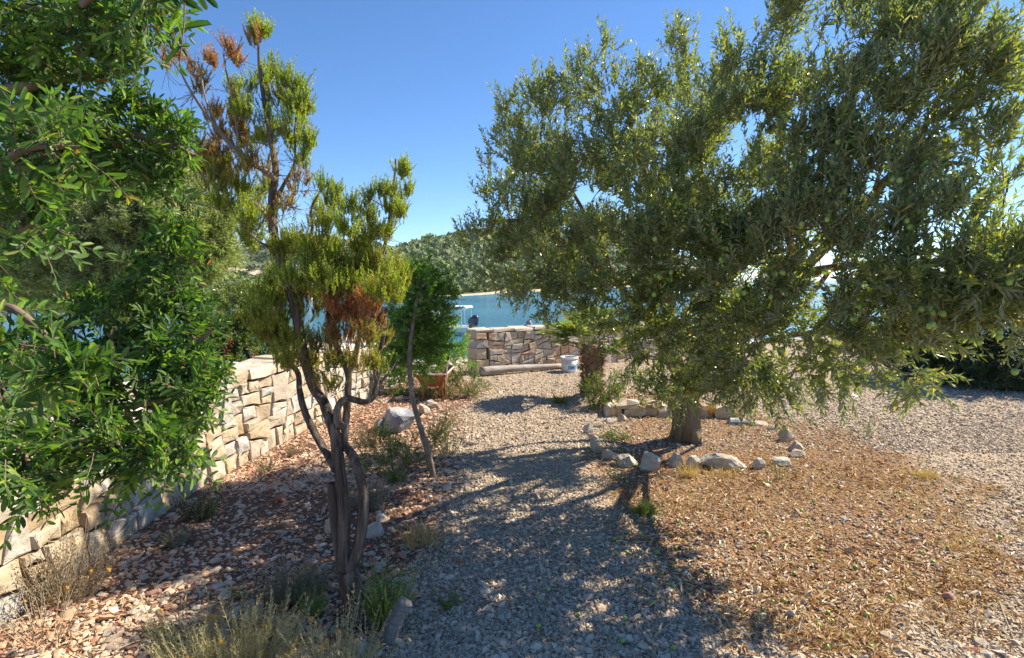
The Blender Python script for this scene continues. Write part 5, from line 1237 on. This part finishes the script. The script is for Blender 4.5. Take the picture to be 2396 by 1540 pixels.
tuft('dry_weeds', 'dark dry weeds with orange flower heads at the near foot of the long wall', 'plant', 150, 1400, 240, 170, 190, 'dry_leaf', .024, .005, 9, 406, .7, rad=.0011, head_n=9)
tuft('dry_weeds', 'thin yellow flowering weeds at the lower left below the dark dry ones', 'plant', 110, 1500, 200, 170, 40, 'dry_leaf', .02, .004, 4, 407, .9, rad=.0013, head_n=7)
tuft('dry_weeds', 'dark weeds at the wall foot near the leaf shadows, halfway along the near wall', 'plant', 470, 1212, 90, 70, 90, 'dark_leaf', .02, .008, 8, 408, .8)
tuft('grey_bush', 'small grey tuft at the wall foot, before the white flaking stone', 'bush', 412, 1275, 70, 46, 80, 'grey_leaf', .016, .003, 9, 409, .9)
tuft('grey_bush', 'tiny grey tuft at the wall foot further along the long wall', 'bush', 622, 1100, 40, 40, 50, 'grey_leaf', .018, .004, 8, 410, .8)
tuft('grey_bush', 'dry brownish tuft at the foot of the far half of the long wall', 'bush', 690, 1062, 44, 30, 50, 'dry_leaf', .018, .004, 8, 411, .8)
tuft('grey_bush', 'wispy grey bush just behind the right hand twisted trunk', 'bush', 862, 1190, 100, 78, 130, 'grey_leaf', .018, .0035, 12, 412, .8)
tuft('weed', 'reddish brown weeds left of the blue grey boulder', 'plant', 860, 1040, 60, 60, 70, 'dry_leaf', .02, .005, 9, 413, .6)
tuft('weed', 'slender weeds right of the weed bush at the edge of the gravel path', 'plant', 1050, 1062, 70, 80, 40, 'weed_leaf', .018, .005, 10, 414, .5)
tuft('weed', 'thin green sprig standing in the gravel right of the olive bed', 'plant', 2022, 1022, 46, 62, 14, 'weed_leaf', .02, .005, 12, 415, .5)
tuft('weed', 'dark sprig in front of the flat stones at the right corner of the olive bed', 'plant', 1828, 1122, 40, 60, 7, 'weed_leaf', .02, .006, 12, 416, .7)
tuft('weed', 'dark green sprig hugging the front left corner of the olive bed', 'plant', 1442, 1125, 40, 64, 16, 'dark_leaf', .02, .007, 10, 417, .5)
tuft('weed', 'flat green weeds inside the ring at the left of the olive trunk', 'plant', 1440, 1025, 90, 24, 90, 'weed_leaf', .022, .006, 6, 418, 1.6)
tuft('weed', 'patch of green weeds on the gravel left of the palm bush', 'plant', 1312, 945, 46, 22, 50, 'weed_leaf', .03, .010, 6, 419, 1.0)
tuft('weed', 'lone dark twiggy weed on the gravel in front of the bucket', 'plant', 1300, 908, 14, 48, 5, 'dry_leaf', .02, .004, 6, 420, .3)
tuft('weed', 'green weeds by the foot of the slanting trunk', 'plant', 925, 1130, 50, 40, 50, 'weed_leaf', .024, .009, 6, 421, .8)
tuft('weed', 'small green weed at the edge of the gravel near the leaning stump', 'plant', 1048, 1420, 50, 50, 22, 'weed_leaf', .018, .007, 7, 422, .9)
tuft('weed', 'green weeds on the red soil under the wheelbarrow', 'plant', 1005, 925, 110, 26, 120, 'weed_leaf', .024, .009, 6, 423, 1.0)
tuft('weed', 'low green weeds on the red soil left of the thin slanting trunk, behind the boulders', 'plant', 930, 925, 70, 22, 70, 'weed_leaf', .024, .009, 6, 424, 1.0)
tuft('weed', 'orange dry weed at the right side of the olive trunk before the stacked stones', 'plant', 1660, 975, 26, 42, 40, 'flower', .03, .004, 8, 425, .4)
tuft('weed', 'small green weed at the right end of the stacked stones', 'plant', 1722, 975, 22, 18, 26, 'weed_leaf', .02, .008, 5, 426, .8)
tuft('weed', 'tiny sprouting green weed on the reddish bed', 'plant', 565, 1395, 40, 40, 12, 'weed_leaf', .016, .006, 6, 427, .9)
tuft('weed', 'green sprig rising behind the big straw coloured clump', 'plant', 372, 1500, 36, 70, 12, 'weed_leaf', .02, .006, 9, 428, .5)
# grass tufts
def grass_tuft(label, px, py, wpx, hpx, n, mat, seed):
    p = gnd(px, py); k = p[1] / FP; g = np.random.default_rng(seed); root = thing('grass_tuft', label, 'grass', gz(p))
    B = np.stack([p[0] + g.normal(0, wpx * k * .2, n), p[1] + g.normal(0, wpx * k * .16, n), np.zeros(n)], -1); B[:, 2] = zg(B[:, 0], B[:, 1])
    d = nrm(np.stack([g.normal(0, .6, n), g.normal(0, .5, n), np.ones(n)], -1))
    m = MB(); leaves(m, T_NEEDLE, B, d, nrm(np.cross(d, rand_unit(n, g))), hpx * k * g.uniform(.6, 1.2, n), .004, g.random(n)); m.obj('blades', M[mat], root, kind='stuff')
grass_tuft('bright green grass tuft in the dry litter between path and olive bed', 1508, 1198, 80, 34, 420, 'weed_leaf', 440)
grass_tuft('yellowing grass tuft in the litter at the right', 2165, 1118, 70, 22, 260, 'straw', 441)
grass_tuft('dry grass before the round grey boulder of the olive bed', 1610, 1112, 60, 44, 160, 'straw', 442)
grass_tuft('dry grass at the path side of the long cream boulder', 1690, 1108, 110, 22, 160, 'straw', 443)
grass_tuft('dry grass fringe along the left edge of the gravel path, by the pale grey rock', 985, 1275, 160, 50, 300, 'straw', 444)

# ------------------------------------------------------------------ palms
def palm(label, base, top, r, fronds, seed, stub=True):
    g = np.random.default_rng(seed); root = thing('fan_palm', label, 'palm', tuple(base))
    b, t = np.array(base, float), np.array(top, float)
    m = MB(); q = cr([b - (0, 0, .05), b + (t - b) * .35, b + (t - b) * .7, t], 6)
    tube(m, q, np.interp(np.linspace(0, 1, len(q)), [0, .5, .85, 1], [r * .8, r * .9, r * 1.12, r * .8]), 14, .16, seed=seed, cap=True); m.obj('trunk', M['palm_fibre'], root)
    m = MB(); n = 1700; u = g.random(n); a = g.uniform(0, 6.283, n); c = b + (t - b) * u[:, None]
    P = c + np.stack([np.cos(a), np.sin(a), 0 * a], -1) * (r * np.interp(u, [0, .85, 1], [.8, 1.12, .8]))[:, None]
    d = nrm(np.stack([np.cos(a) * .8, np.sin(a) * .8, g.normal(.5, .6, n)], -1) + g.normal(0, .35, (n, 3)))
    leaves(m, T_RHOMB, P, d, rand_unit(n, g), g.uniform(.04, .12, n), g.uniform(.006, .018, n), g.random(n)); m.obj('fibres', M['palm_fibre'], root, kind='stuff')
    for k, (dx, dy, dz, L, dry) in enumerate(fronds):
        d = nrm(np.array([dx, dy, dz], float)); pl = L * .45
        p0 = t; p1 = t + d * pl * .5 + (0, 0, .03); p2 = t + d * pl
        m = MB(); beziers(m, p0[None], p1[None], p2[None], .008, .005, 4, 4, .5)
        side = nrm(np.cross(d, [0, 0, 1.])); upv = np.cross(side, d); nl = 30; an = np.linspace(-1.5, 1.5, nl)
        ld = nrm(np.cos(an)[:, None] * d + np.sin(an)[:, None] * side + .12 * upv + g.normal(0, .04, (nl, 3)))
        Lk = L * .62 * (1 - .18 * np.abs(an) / 1.5) * g.uniform(.9, 1.08, nl)
        c0 = np.repeat(p2[None], nl, 0); w = .020
        mid = c0 + ld * (Lk * .6)[:, None]; end = mid + nrm(ld + np.array([0, 0, -.30]) + g.normal(0, .08, (nl, 3))) * (Lk * .42)[:, None]
        for i in range(nl):
            s_ = nrm(np.cross(ld[i], upv)) * w; e = upv * w * .5
            V = [c0[i] - s_ * .3, c0[i] + s_ * .3, mid[i] + s_ + e, mid[i] - e * .5, mid[i] - s_ + e, end[i]]
            m.poly(V, [(0, 1, 2, 3)] and [(0, 1, 3), (1, 2, 3), (0, 3, 4), (3, 2, 5), (4, 3, 5)], np.clip(dry + g.normal(0, .12), 0, 1))
        m.obj('frond', M['palm_leaf'], root)
    return root
pb = gnd(1383, 930); pt = at(1388, 806, pb[1])
palm('small fan palm with a shaggy brown trunk in front of the low stone wall', (pb[0], pb[1], 0), pt, .115,
     [(-.8, -.2, .35, .74, .3), (-.95, .05, .22, .78, .35), (-.6, -.5, .45, .70, .2), (-.3, .5, .9, .6, .3), (.1, -.3, 1.0, .6, .25), (.5, -.2, .8, .62, .3), (.9, .1, .5, .6, .4), (.95, -.2, .15, .6, .55), (-.85, -.35, .06, .64, .6), (.7, -.5, .0, .52, .9), (.3, .8, .4, .6, .3), (-.5, .8, .3, .6, .4), (-.2, .2, 1.1, .55, .2), (.6, .5, .6, .6, .3), (.85, -.3, -.3, .42, 1.0), (-.6, .3, .65, .62, .3)], 501)
pb = at(2165, 850, 9.5)
palm('bright green young fan palm behind the hanging olive branches at the right', gz(pb), at(2172, 810, 9.5), .08,
     [(-.3, -.2, .9, 1.0, .1), (.1, -.3, 1.0, 1.05, .15), (.5, -.2, .8, 1.0, .1), (.8, 0, .5, .9, .2), (-.7, 0, .5, .9, .2), (.3, .3, .9, 1.0, .1), (0, .6, .7, .9, .1)], 502)

# ------------------------------------------------------------------ logs and sticks
lp0, lp1 = back_path.world(.02, .1, .13, 0), back_path.world(1.62, .1, .13, 0)
lg_ = thing('log', 'weathered brown log lying along the foot of the low stone wall', 'log', tuple(lp0))
m = MB(); q = cr([(*lp0[:2], .075), (*(lp0 * .6 + lp1 * .4)[:2], .08), (*lp1[:2], .05)], 8); tube(m, q, np.linspace(.075, .045, len(q)), 12, .14, seed=4, cap=True, ribs=.05); m.obj('log_body', M['log'], lg_, smooth=True)
for k, (t, lab) in enumerate([(1.72, 'flat grey stone resting on the end of the log by the low wall'), (2.05, 'blocky tan stone at the wall foot left of the white bucket')]):
    c = back_path.world(t, 0, .13, 0); rock('loose_stone', lab, 'stone', (c[0], c[1], 0), (.34, .2, .13) if k == 0 else (.24, .18, .13), 600 + k, M['back_stone'], None, 1, .45, 7, .1)
sp_ = gnd(912, 1492)
st = thing('stump', 'grey weathered stump leaning right beside the bright green heath sapling', 'stump', gz(sp_))
m = MB(); q = cr([(sp_[0] - .01, sp_[1], -.04), at(918, 1465, sp_[1]), at(935, 1430, sp_[1]), at(948, 1408, sp_[1])], 6); tube(m, q, np.linspace(.046, .034, len(q)), 12, .16, seed=9, cap=True, ribs=.1); m.obj('stump_body', M['grey_log'], st, smooth=False)
def stick(label, pts, r, mat='dry_stem'):
    m = MB(); q = cr(pts, 5); tube(m, q, np.linspace(r, r * .5, len(q)), 5, .1, cap=True); o = m.obj('stick', M[mat], loc=q[0]); tag(o, label, 'stick')
def on_g(l, h=.01): return [(p[0], p[1], float(zg(p[0], p[1])) + h) for p in (gnd(a, b) for a, b in l)]
stick('thin pale stick lying on the gravel near the bottom of the path', on_g([(1530, 1500), (1556, 1480), (1575, 1462)]), .006)
stick('curved dead branch on the ground under the dark right hand shrub', on_g([(2195, 902), (2260, 886), (2300, 884), (2350, 893)], .03), .014)
stick('thin twig lying across the litter on the right', on_g([(2080, 1305), (2160, 1318), (2240, 1322)], .012), .004)
stick('long straw stem lying in the litter at the lower right corner', on_g([(2338, 1412), (2352, 1450), (2372, 1500)], .012), .003)
for k, (a, lab) in enumerate([([(330, 1430), (360, 1478), (392, 1520)], 'bent pale dead stem rising left of the big straw coloured clump'), ([(282, 1540), (330, 1520), (372, 1528)], 'pale dead stem lying at the bottom left of the straw clump')]):
    q = on_g(a, .02 + .02 * k); q[0] = (q[0][0], q[0][1] , q[0][2] + (.06 if k == 0 else 0)); stick(lab, q, .003)

# ------------------------------------------------------------------ bucket
c = back_path.world(2.30, 0, .26, 0)
bp = gnd(1332, 869); zb = float(zg(bp[0], bp[1]))
bk = thing('bucket', 'white plastic bucket with blue print standing at the low stone wall', 'bucket', (bp[0], bp[1], zb))
R0, R1, HB = .132, .152, .262
def lathe(m, prof, n=28, r=.5):
    th = np.arange(n) / n * 2 * np.pi; V = np.array([[(p_[0] * math.cos(t), p_[0] * math.sin(t), p_[1]) for t in th] for p_ in prof]).reshape(-1, 3) + (bp[0], bp[1], zb)
    i, j = np.meshgrid(np.arange(len(prof) - 1), np.arange(n), indexing='ij'); j2 = (j + 1) % n
    m.add(V, [np.stack([i * n + j, i * n + j2, (i + 1) * n + j2, (i + 1) * n + j], -1).reshape(-1, 4)], r)
m = MB(); lathe(m, [(0.001, .002), (R0 - .004, .002), (R0, .008), (R1 - .006, HB - .03), (R1 - .009, HB - .03), (R1 - .012, HB - .01), (R0 - .008, .012), (.001, .012)]); m.obj('bucket_body', M['bucket'], bk, smooth=True)
m = MB(); lathe(m, [(R1 - .012, HB), (R1 - .004, HB + .006), (R1 + .008, HB + .002), (R1 + .008, HB - .026), (R1 - .004, HB - .032), (R1 - .011, HB - .02), (R1 - .012, HB)]); m.obj('rim', M['bucket'], bk, smooth=True)
def wrap(a0, a1, z0, z1, name, mat, off=.0015, top=None):
    """printed patch that follows the bucket's side; angle 0 looks at -Y"""
    m = MB(); n = 12; V = []
    for i in range(n + 1):
        a = a0 + (a1 - a0) * i / n; zt = z1 if top is None else z0 + (z1 - z0) * top(i / n)
        for z in (z0, zt):
            rr = R0 + (R1 - .006 - R0) * z / (HB - .03) + off; V.append((bp[0] + rr * math.sin(a), bp[1] - rr * math.cos(a), zb + z))
    m.add(V, [np.array([(2 * i, 2 * i + 2, 2 * i + 3, 2 * i + 1) for i in range(n)])]); m.obj(name, M[mat], bk)
wrap(-.25, .75, .055, .125, 'blue_print', 'bucket_blue')
wrap(.55, 1.25, .05, .19, 'blue_wave', 'bucket_blue', .0022, lambda u: .45 + .55 * u)
wrap(.02, .5, .075, .098, 'print_lettering', 'bucket_navy', .003)
wrap(-.02, .10, .165, .19, 'print_mark', 'bucket_grey'); wrap(-.36, -.24, .175, .192, 'print_mark', 'bucket_blue')
m = MB(); q = [(bp[0] + math.sin(a) * (R1 + .012), bp[1] - math.cos(a) * (R1 + .012), zb + HB - .03 - .10 * math.cos(a) ** 2) for a in np.linspace(-1.5, 1.5, 17)]
tube(m, q, .003, 5); m.obj('handle', M['wire'], bk)

# ------------------------------------------------------------------ wheelbarrow, end on to the viewer
w0 = gnd(1005, 948); Yb = 7.45
wb_ = thing('wheelbarrow', 'rusty wheelbarrow full of soil and weeds standing behind the thin slanting trunk', 'wheelbarrow', (w0[0], Yb, float(zg(w0[0], Yb))))
kx = Yb / FP
def X(px): return (px - 1198) * kx
zt = .35; z_b = .185; Y0, Y1 = Yb, Yb + .62
m = MB()
top = [(X(964), Y0, zt), (X(1042), Y0, zt), (X(1050), Y1, zt + .02), (X(976), Y1, zt + .02)]
bot = [(X(986), Y0 + .05, z_b), (X(1032), Y0 + .05, z_b), (X(1036), Y1 - .2, z_b), (X(990), Y1 - .2, z_b)]
it = [(a[0] + (.008 if i in (0, 3) else -.008), a[1] + (.008 if i < 2 else -.008), a[2] - .002) for i, a in enumerate(top)]
ib = [(a[0] + (.008 if i in (0, 3) else -.008), a[1] + (.008 if i < 2 else -.008), a[2] + .01) for i, a in enumerate(bot)]
V = np.array(bot + top + it + ib)
F = [(i, (i + 1) % 4, 4 + (i + 1) % 4, 4 + i) for i in range(4)] + [(4 + i, 4 + (i + 1) % 4, 8 + (i + 1) % 4, 8 + i) for i in range(4)] + [(8 + i, 8 + (i + 1) % 4, 12 + (i + 1) % 4, 12 + i) for i in range(4)] + [(3, 2, 1, 0), (12, 13, 14, 15)]
m.add(V, [np.array(F)]); m.obj('tray', M['rust'], wb_)
m = MB(); q = []
for i in range(4):
    a, b_c = np.array(top[i]), np.array(top[(i + 1) % 4]); q += [a + (b_c - a) * t for t in (.06, .5, .94)]
q.append(q[0]); tube(m, np.array(q), .011, 6); m.obj('rim', M['worn_rim'], wb_, smooth=True)
def bar(name, pts, r, mat='rust'):
    m = MB(); tube(m, cr(np.array(pts, float), 4), r, 6, cap=True); m.obj(name, M[mat], wb_, smooth=True)
bar('handle', [(X(1040), Y0 + .02, zt - .14), (X(1044), Y0 + .0, zt + .0), (X(1044), Y0 - .02, zt + .06), (X(1048), Y0 - .04, zt + .20)], .0105, 'worn_rim')
bar('grip', [(X(1048), Y0 - .04, zt + .20), (X(1049), Y0 - .045, zt + .255)], .014, 'rubber')
bar('leg', [(X(990), Y0 + .04, z_b + .02), (X(986), Y0 + .02, .0)], .017)
bar('leg', [(X(1038), Y0 + .03, z_b + .12), (X(1040), Y0 + .02, .02)], .009)
bar('leg', [(X(1018), Y0 - .002, zt - .01), (X(1017), Y0 - .01, .03)], .007)
bar('brace', [(X(1038), Y0 - .002, zt - .02), (X(1028), Y0 + .0, .17), (X(1017), Y0 - .005, .04)], .011)
bar('brace', [(X(974), Y0 + .0, zt - .02), (X(990), Y0 + .04, z_b)], .007)
bar('brace', [(X(1030), Y0 + .05, z_b), (X(1034), Y0 + .02, .01)], .006)
bar('frame_tube', [(X(990), Y0 + .03, z_b - .012), (X(998), Y0 + .35, z_b - .03), (X(1012), Y1 + .10, .13)], .011)
bar('frame_tube', [(X(1032), Y0 + .03, z_b - .012), (X(1026), Y0 + .35, z_b - .03), (X(1016), Y1 + .10, .13)], .011)
m = MB(); cw = np.array([X(1014), Y1 + .12, .13]); th = np.linspace(0, 2 * math.pi, 21)
tube(m, np.stack([0 * th + cw[0], cw[1] + np.cos(th) * .1, cw[2] + np.sin(th) * .1], -1), .027, 8); wh = m.obj('wheel', M['rubber'], wb_, smooth=True)
m = MB(); tube(m, [cw - (.012, 0, 0), cw + (.012, 0, 0)], .078, 14, cap=True); tube(m, [cw - (.05, 0, 0), cw + (.05, 0, 0)], .01, 6, cap=True); m.obj('hub', M['rust'], wh)
g = np.random.default_rng(610)
so = thing('soil_heap', 'heap of soil and cut weeds filling the rusty wheelbarrow', 'soil', (X(1005), Yb + .3, zt - .05))
V, F = rock_shape(2, 611, 3, .2); m = MB(); m.add(V * (.195, .26, .075) + (X(1008), Yb + .31, zt - .035), [F]); m.obj('soil', M['mortar'], so)
n = 420; P = np.stack([X(1008) + g.uniform(-.17, .17, n), Yb + g.uniform(.06, .55, n), zt + .02 + g.uniform(-.01, .05, n)], -1)
m = MB(); d = nrm(np.stack([g.normal(0, 1, n), g.normal(0, 1, n), np.abs(g.normal(.3, .5, n))], -1)); leaves(m, T_RHOMB, P, d, rand_unit(n, g), .045, .016, g.random(n)); m.obj('cut_weeds', M['weed_leaf'], so, kind='stuff')
rock('rock', 'pale chunk of stone lying on the soil in the wheelbarrow', 'rock', (X(1004), Yb + .36, zt + .0), (.15, .14, .11), 612, M['limestone'], None, 2, .3, 7, .1)
# crumpled teal netting by the far end of the long wall
tp = gnd(916, 905); g = np.random.default_rng(620)
m = MB(); V, F = rock_shape(2, 621, 4, .5); m.add(V * (.10, .07, .035) + (tp[0], tp[1], .05), [F]); tag(m.obj('netting', M['teal'], loc=(tp[0], tp[1], .05)), 'crumpled teal plastic netting on the soil under the dark shrub behind the barrow', 'netting')

# ------------------------------------------------------------------ boats
def hull(m, c, L, W, H, yaw, bow=.55, sheer=.25, r=.5):
    ns, V = 12, []
    for i in range(ns + 1):
        t = i / ns; w = W / 2 * (1 - max(0, (t - .45) / .55) ** 2.2) * (.88 + .12 * min(1, t / .2)); zt_ = H + sheer * max(0, t - .3) ** 2
        x = -L / 2 + L * t
        for (yy, zz) in ((-w, zt_), (-w * .93, zt_ * .45), (-w * .6, -.12), (0, -.28), (w * .6, -.12), (w * .93, zt_ * .45), (w, zt_), (w * .86, zt_), (w * .8, zt_ * .55), (-w * .8, zt_ * .55), (-w * .86, zt_)): V.append((x + (zz * bow * .35 if t > .9 else 0), yy, zz))
    V = np.array(V) @ rot_z(yaw).T + c; k = 11
    F = [(i * k + j, (i + 1) * k + j, (i + 1) * k + (j + 1) % k, i * k + (j + 1) % k) for i in range(ns) for j in range(k)]
    m.add(V, [np.array(F), np.arange(k)[None], (np.arange(k)[::-1] + ns * k)[None]], r)
def boxm(m, c, yaw, x0, x1, y0, y1, z0, z1, tx=0, ty=0, tx2=None):
    tx2 = -tx if tx2 is None else tx2
    V = np.array([(x0, y0, z0), (x1, y0, z0), (x1, y1, z0), (x0, y1, z0), (x0 + tx, y0 + ty, z1), (x1 + tx2, y0 + ty, z1), (x1 + tx2, y1 - ty, z1), (x0 + tx, y1 - ty, z1)]) @ rot_z(yaw).T + c
    m.add(V, [np.array([(3, 2, 1, 0), (4, 5, 6, 7), (0, 1, 5, 4), (1, 2, 6, 5), (2, 3, 7, 6), (3, 0, 4, 7)])])
def outboard(parent, c, yaw, s, mat='boat_dark', tilt=.5):
    Rz = rot_z(yaw); R = Rz @ np.array([(math.cos(tilt), 0, math.sin(tilt)), (0, 1, 0), (-math.sin(tilt), 0, math.cos(tilt))])
    m = MB(); V, F = ICO[2]; V = np.sign(V) * np.abs(V) ** .8 * np.array([.30, .2, .36]) * s; V[:, 0] *= 1 - .25 * (V[:, 2] > 0); m.add((V + (0, 0, .35 * s)) @ R.T + c, [F])
    o = m.obj('outboard_motor', M[mat], parent, smooth=True)
    m = MB(); boxm(m, np.zeros(3), 0, -.12 * s, .12 * s, -.09 * s, .09 * s, -.75 * s, .12 * s, .03, .02); boxm(m, np.zeros(3), 0, -.16 * s, .2 * s, -.03 * s, .03 * s, -.80 * s, -.70 * s)
    m.v = [v @ R.T + c for v in m.v]; m.obj('motor_leg', M['boat_dark'], o)
bc = at(1010, 776, 42.0); bc[2] = SEA_Z; yaw = math.radians(168)      # stern to the right
bt_ = thing('motor_boat', 'white motor boat with hardtop and black outboard moored off the beach', 'boat', tuple(bc))
m = MB(); hull(m, bc, 6.2, 2.2, .62, yaw); m.obj('hull', M['boat_white'], bt_)
m = MB(); boxm(m, bc, yaw, -.4, 1.9, -.85, .85, .5, 1.85, .1, .12, -.75); m.obj('cabin', M['boat_white'], bt_)
for s_ in (-1, 1):
    m = MB(); boxm(m, bc, yaw, -.15, 1.35, s_ * .86 - .02, s_ * .86 + .02, 1.05, 1.55, .08, 0, -.35); m.obj('window', M['boat_glass'], bt_)
m = MB(); boxm(m, bc, yaw, 1.2, 1.25, -.6, .6, 1.1, 1.65, .03, .05); m.obj('window', M['boat_glass'], bt_)
m = MB(); boxm(m, bc, yaw, -2.95, 1.3, -.95, .95, 1.98, 2.10, .1, .08); m.obj('hardtop', M['boat_white'], bt_)
m = MB(); boxm(m, bc, yaw, .0, 1.0, -.6, .6, 2.11, 2.30, .1, .1); m.obj('roof_hatch', M['boat_glass'], bt_)
m = MB(); boxm(m, bc, yaw, -2.35, -.4, -.9, .9, 1.78, 1.9, .1, .08); m.obj('awning', M['boat_white'], bt_)
for s_ in (-1, 1):
    for x0, x1 in ((-.5, -.15), (-1.05, -.65)):
        m = MB(); a = np.array([x0, s_ * .85, .6]) @ rot_z(yaw).T + bc; b_c = np.array([x1, s_ * .82, 1.99]) @ rot_z(yaw).T + bc; tube(m, [a, b_c], .07, 6); m.obj('arch_leg', M['boat_white'], bt_)
    for x0 in (-2.8, -2.0):
        m = MB(); a = np.array([x0 - .05, s_ * .85, .6]) @ rot_z(yaw).T + bc; b_c = np.array([x0, s_ * .85, 1.99]) @ rot_z(yaw).T + bc; tube(m, [a, b_c], .014, 5); m.obj('post', M['steel'], bt_)
m = MB(); boxm(m, bc, yaw, -3.6, -3.0, -.8, .8, .12, .24); m.obj('swim_platform', M['boat_white'], bt_)
outboard(bt_, np.array([-3.0, 0, .62]) @ rot_z(yaw).T + bc, yaw, 1.35, tilt=-.55)
for k, (px, py, Yk, lab) in enumerate([(1262, 762, 40, 'small boat under a blue tarpaulin with a grey outboard, just above the low wall'), (1655, 754, 40, 'blue boat cover glimpsed through the olive branches above the low wall')]):
    c = at(px, py, Yk); c[2] = SEA_Z; ya = math.radians(175)
    b2 = thing('small_boat', lab, 'boat', tuple(c)); m = MB(); hull(m, c, 4.2, 1.6, .55, ya); m.obj('hull', M['boat_blue'], b2)
    m = MB(); V, F = ICO[2]; V = V * (1.0, .66, .26); V[:, 2] = np.abs(V[:, 2]); m.add(V @ rot_z(ya).T + c + (.55, .0, .56), [F]); m.obj('cover', M['boat_blue'], b2, smooth=True)
    m = MB(); V, F = ICO[2]; V = V * (.55, .6, .2); V[:, 2] = np.abs(V[:, 2]); m.add(V @ rot_z(ya).T + c + (-1.5, .0, .56), [F]); m.obj('cover', M['boat_blue'], b2, smooth=True)
    if k == 0: outboard(b2, c + (-.75, -.2, .55), ya, .9, 'bucket_grey', 0)

# ------------------------------------------------------------------ houses across the bay
def house(label, px, u, w, d, h, yaw, roof, flat=False):
    c = hill_at(px, u); g_ = thing('house', label, 'house', tuple(c))
    m = MB(); boxm(m, c, yaw, -w / 2, w / 2, -d / 2, d / 2, -.4, h); m.obj('wall', M['plaster'], g_)
    m = MB()
    if flat: boxm(m, c, yaw, -w / 2 - .3, w / 2 + .3, -d / 2 - .3, d / 2 + .3, h + .003, h + .3)
    else: boxm(m, c, yaw, -w / 2 - .3, w / 2 + .3, -d / 2 - .3, d / 2 + .3, h + .003, h + w * .22, w * .1, d * .45)
    m.obj('roof', M[roof], g_)
    for k in range(max(2, int(w / 2))):
        x = -w / 2 + w * (k + .5) / max(2, int(w / 2)); m = MB(); boxm(m, c, yaw, x - .35, x + .35, -d / 2 - .06, -d / 2 + .05, h * .35, h * .8); m.obj('window', M['boat_glass'], g_)
house('little house with a red tiled roof among pines across the bay', 1112, .105, 3.2, 3, 1.1, .1, 'roof_tile')
house('little grey roofed house among pines across the bay', 1082, .115, 3.0, 3, 1.1, -.1, 'roof_grey')
house('long low building at the water across the bay, seen left of the berry shrub', 518, .03, 6.0, 3, 1.4, .0, 'roof_grey', True)
house('small red roofed house across the bay glimpsed through the heath foliage', 712, .07, 2.6, 2.6, 1.5, .1, 'roof_tile')

# ------------------------------------------------------------------ the air between here and the far shore
m, nt, out = newmat('haze')
pv = nt.nodes.new('ShaderNodeVolumePrincipled'); pv.inputs['Color'].default_value = (.80, .88, 1.0, 1); pv.inputs['Density'].default_value = .00011; pv.inputs['Anisotropy'].default_value = .2
nt.links.new(pv.outputs[0], out.inputs['Volume'])
x0, x1, y0, y1, z0, z1 = -900, 900, -60, 1400, -9, 62
mb = MB(); mb.add([(x0, y0, z0), (x1, y0, z0), (x1, y1, z0), (x0, y1, z0), (x0, y0, z1), (x1, y0, z1), (x1, y1, z1), (x0, y1, z1)], [np.array([(3, 2, 1, 0), (4, 5, 6, 7), (0, 1, 5, 4), (1, 2, 6, 5), (2, 3, 7, 6), (3, 0, 4, 7)])])
mb.obj('haze', m, kind='stuff')
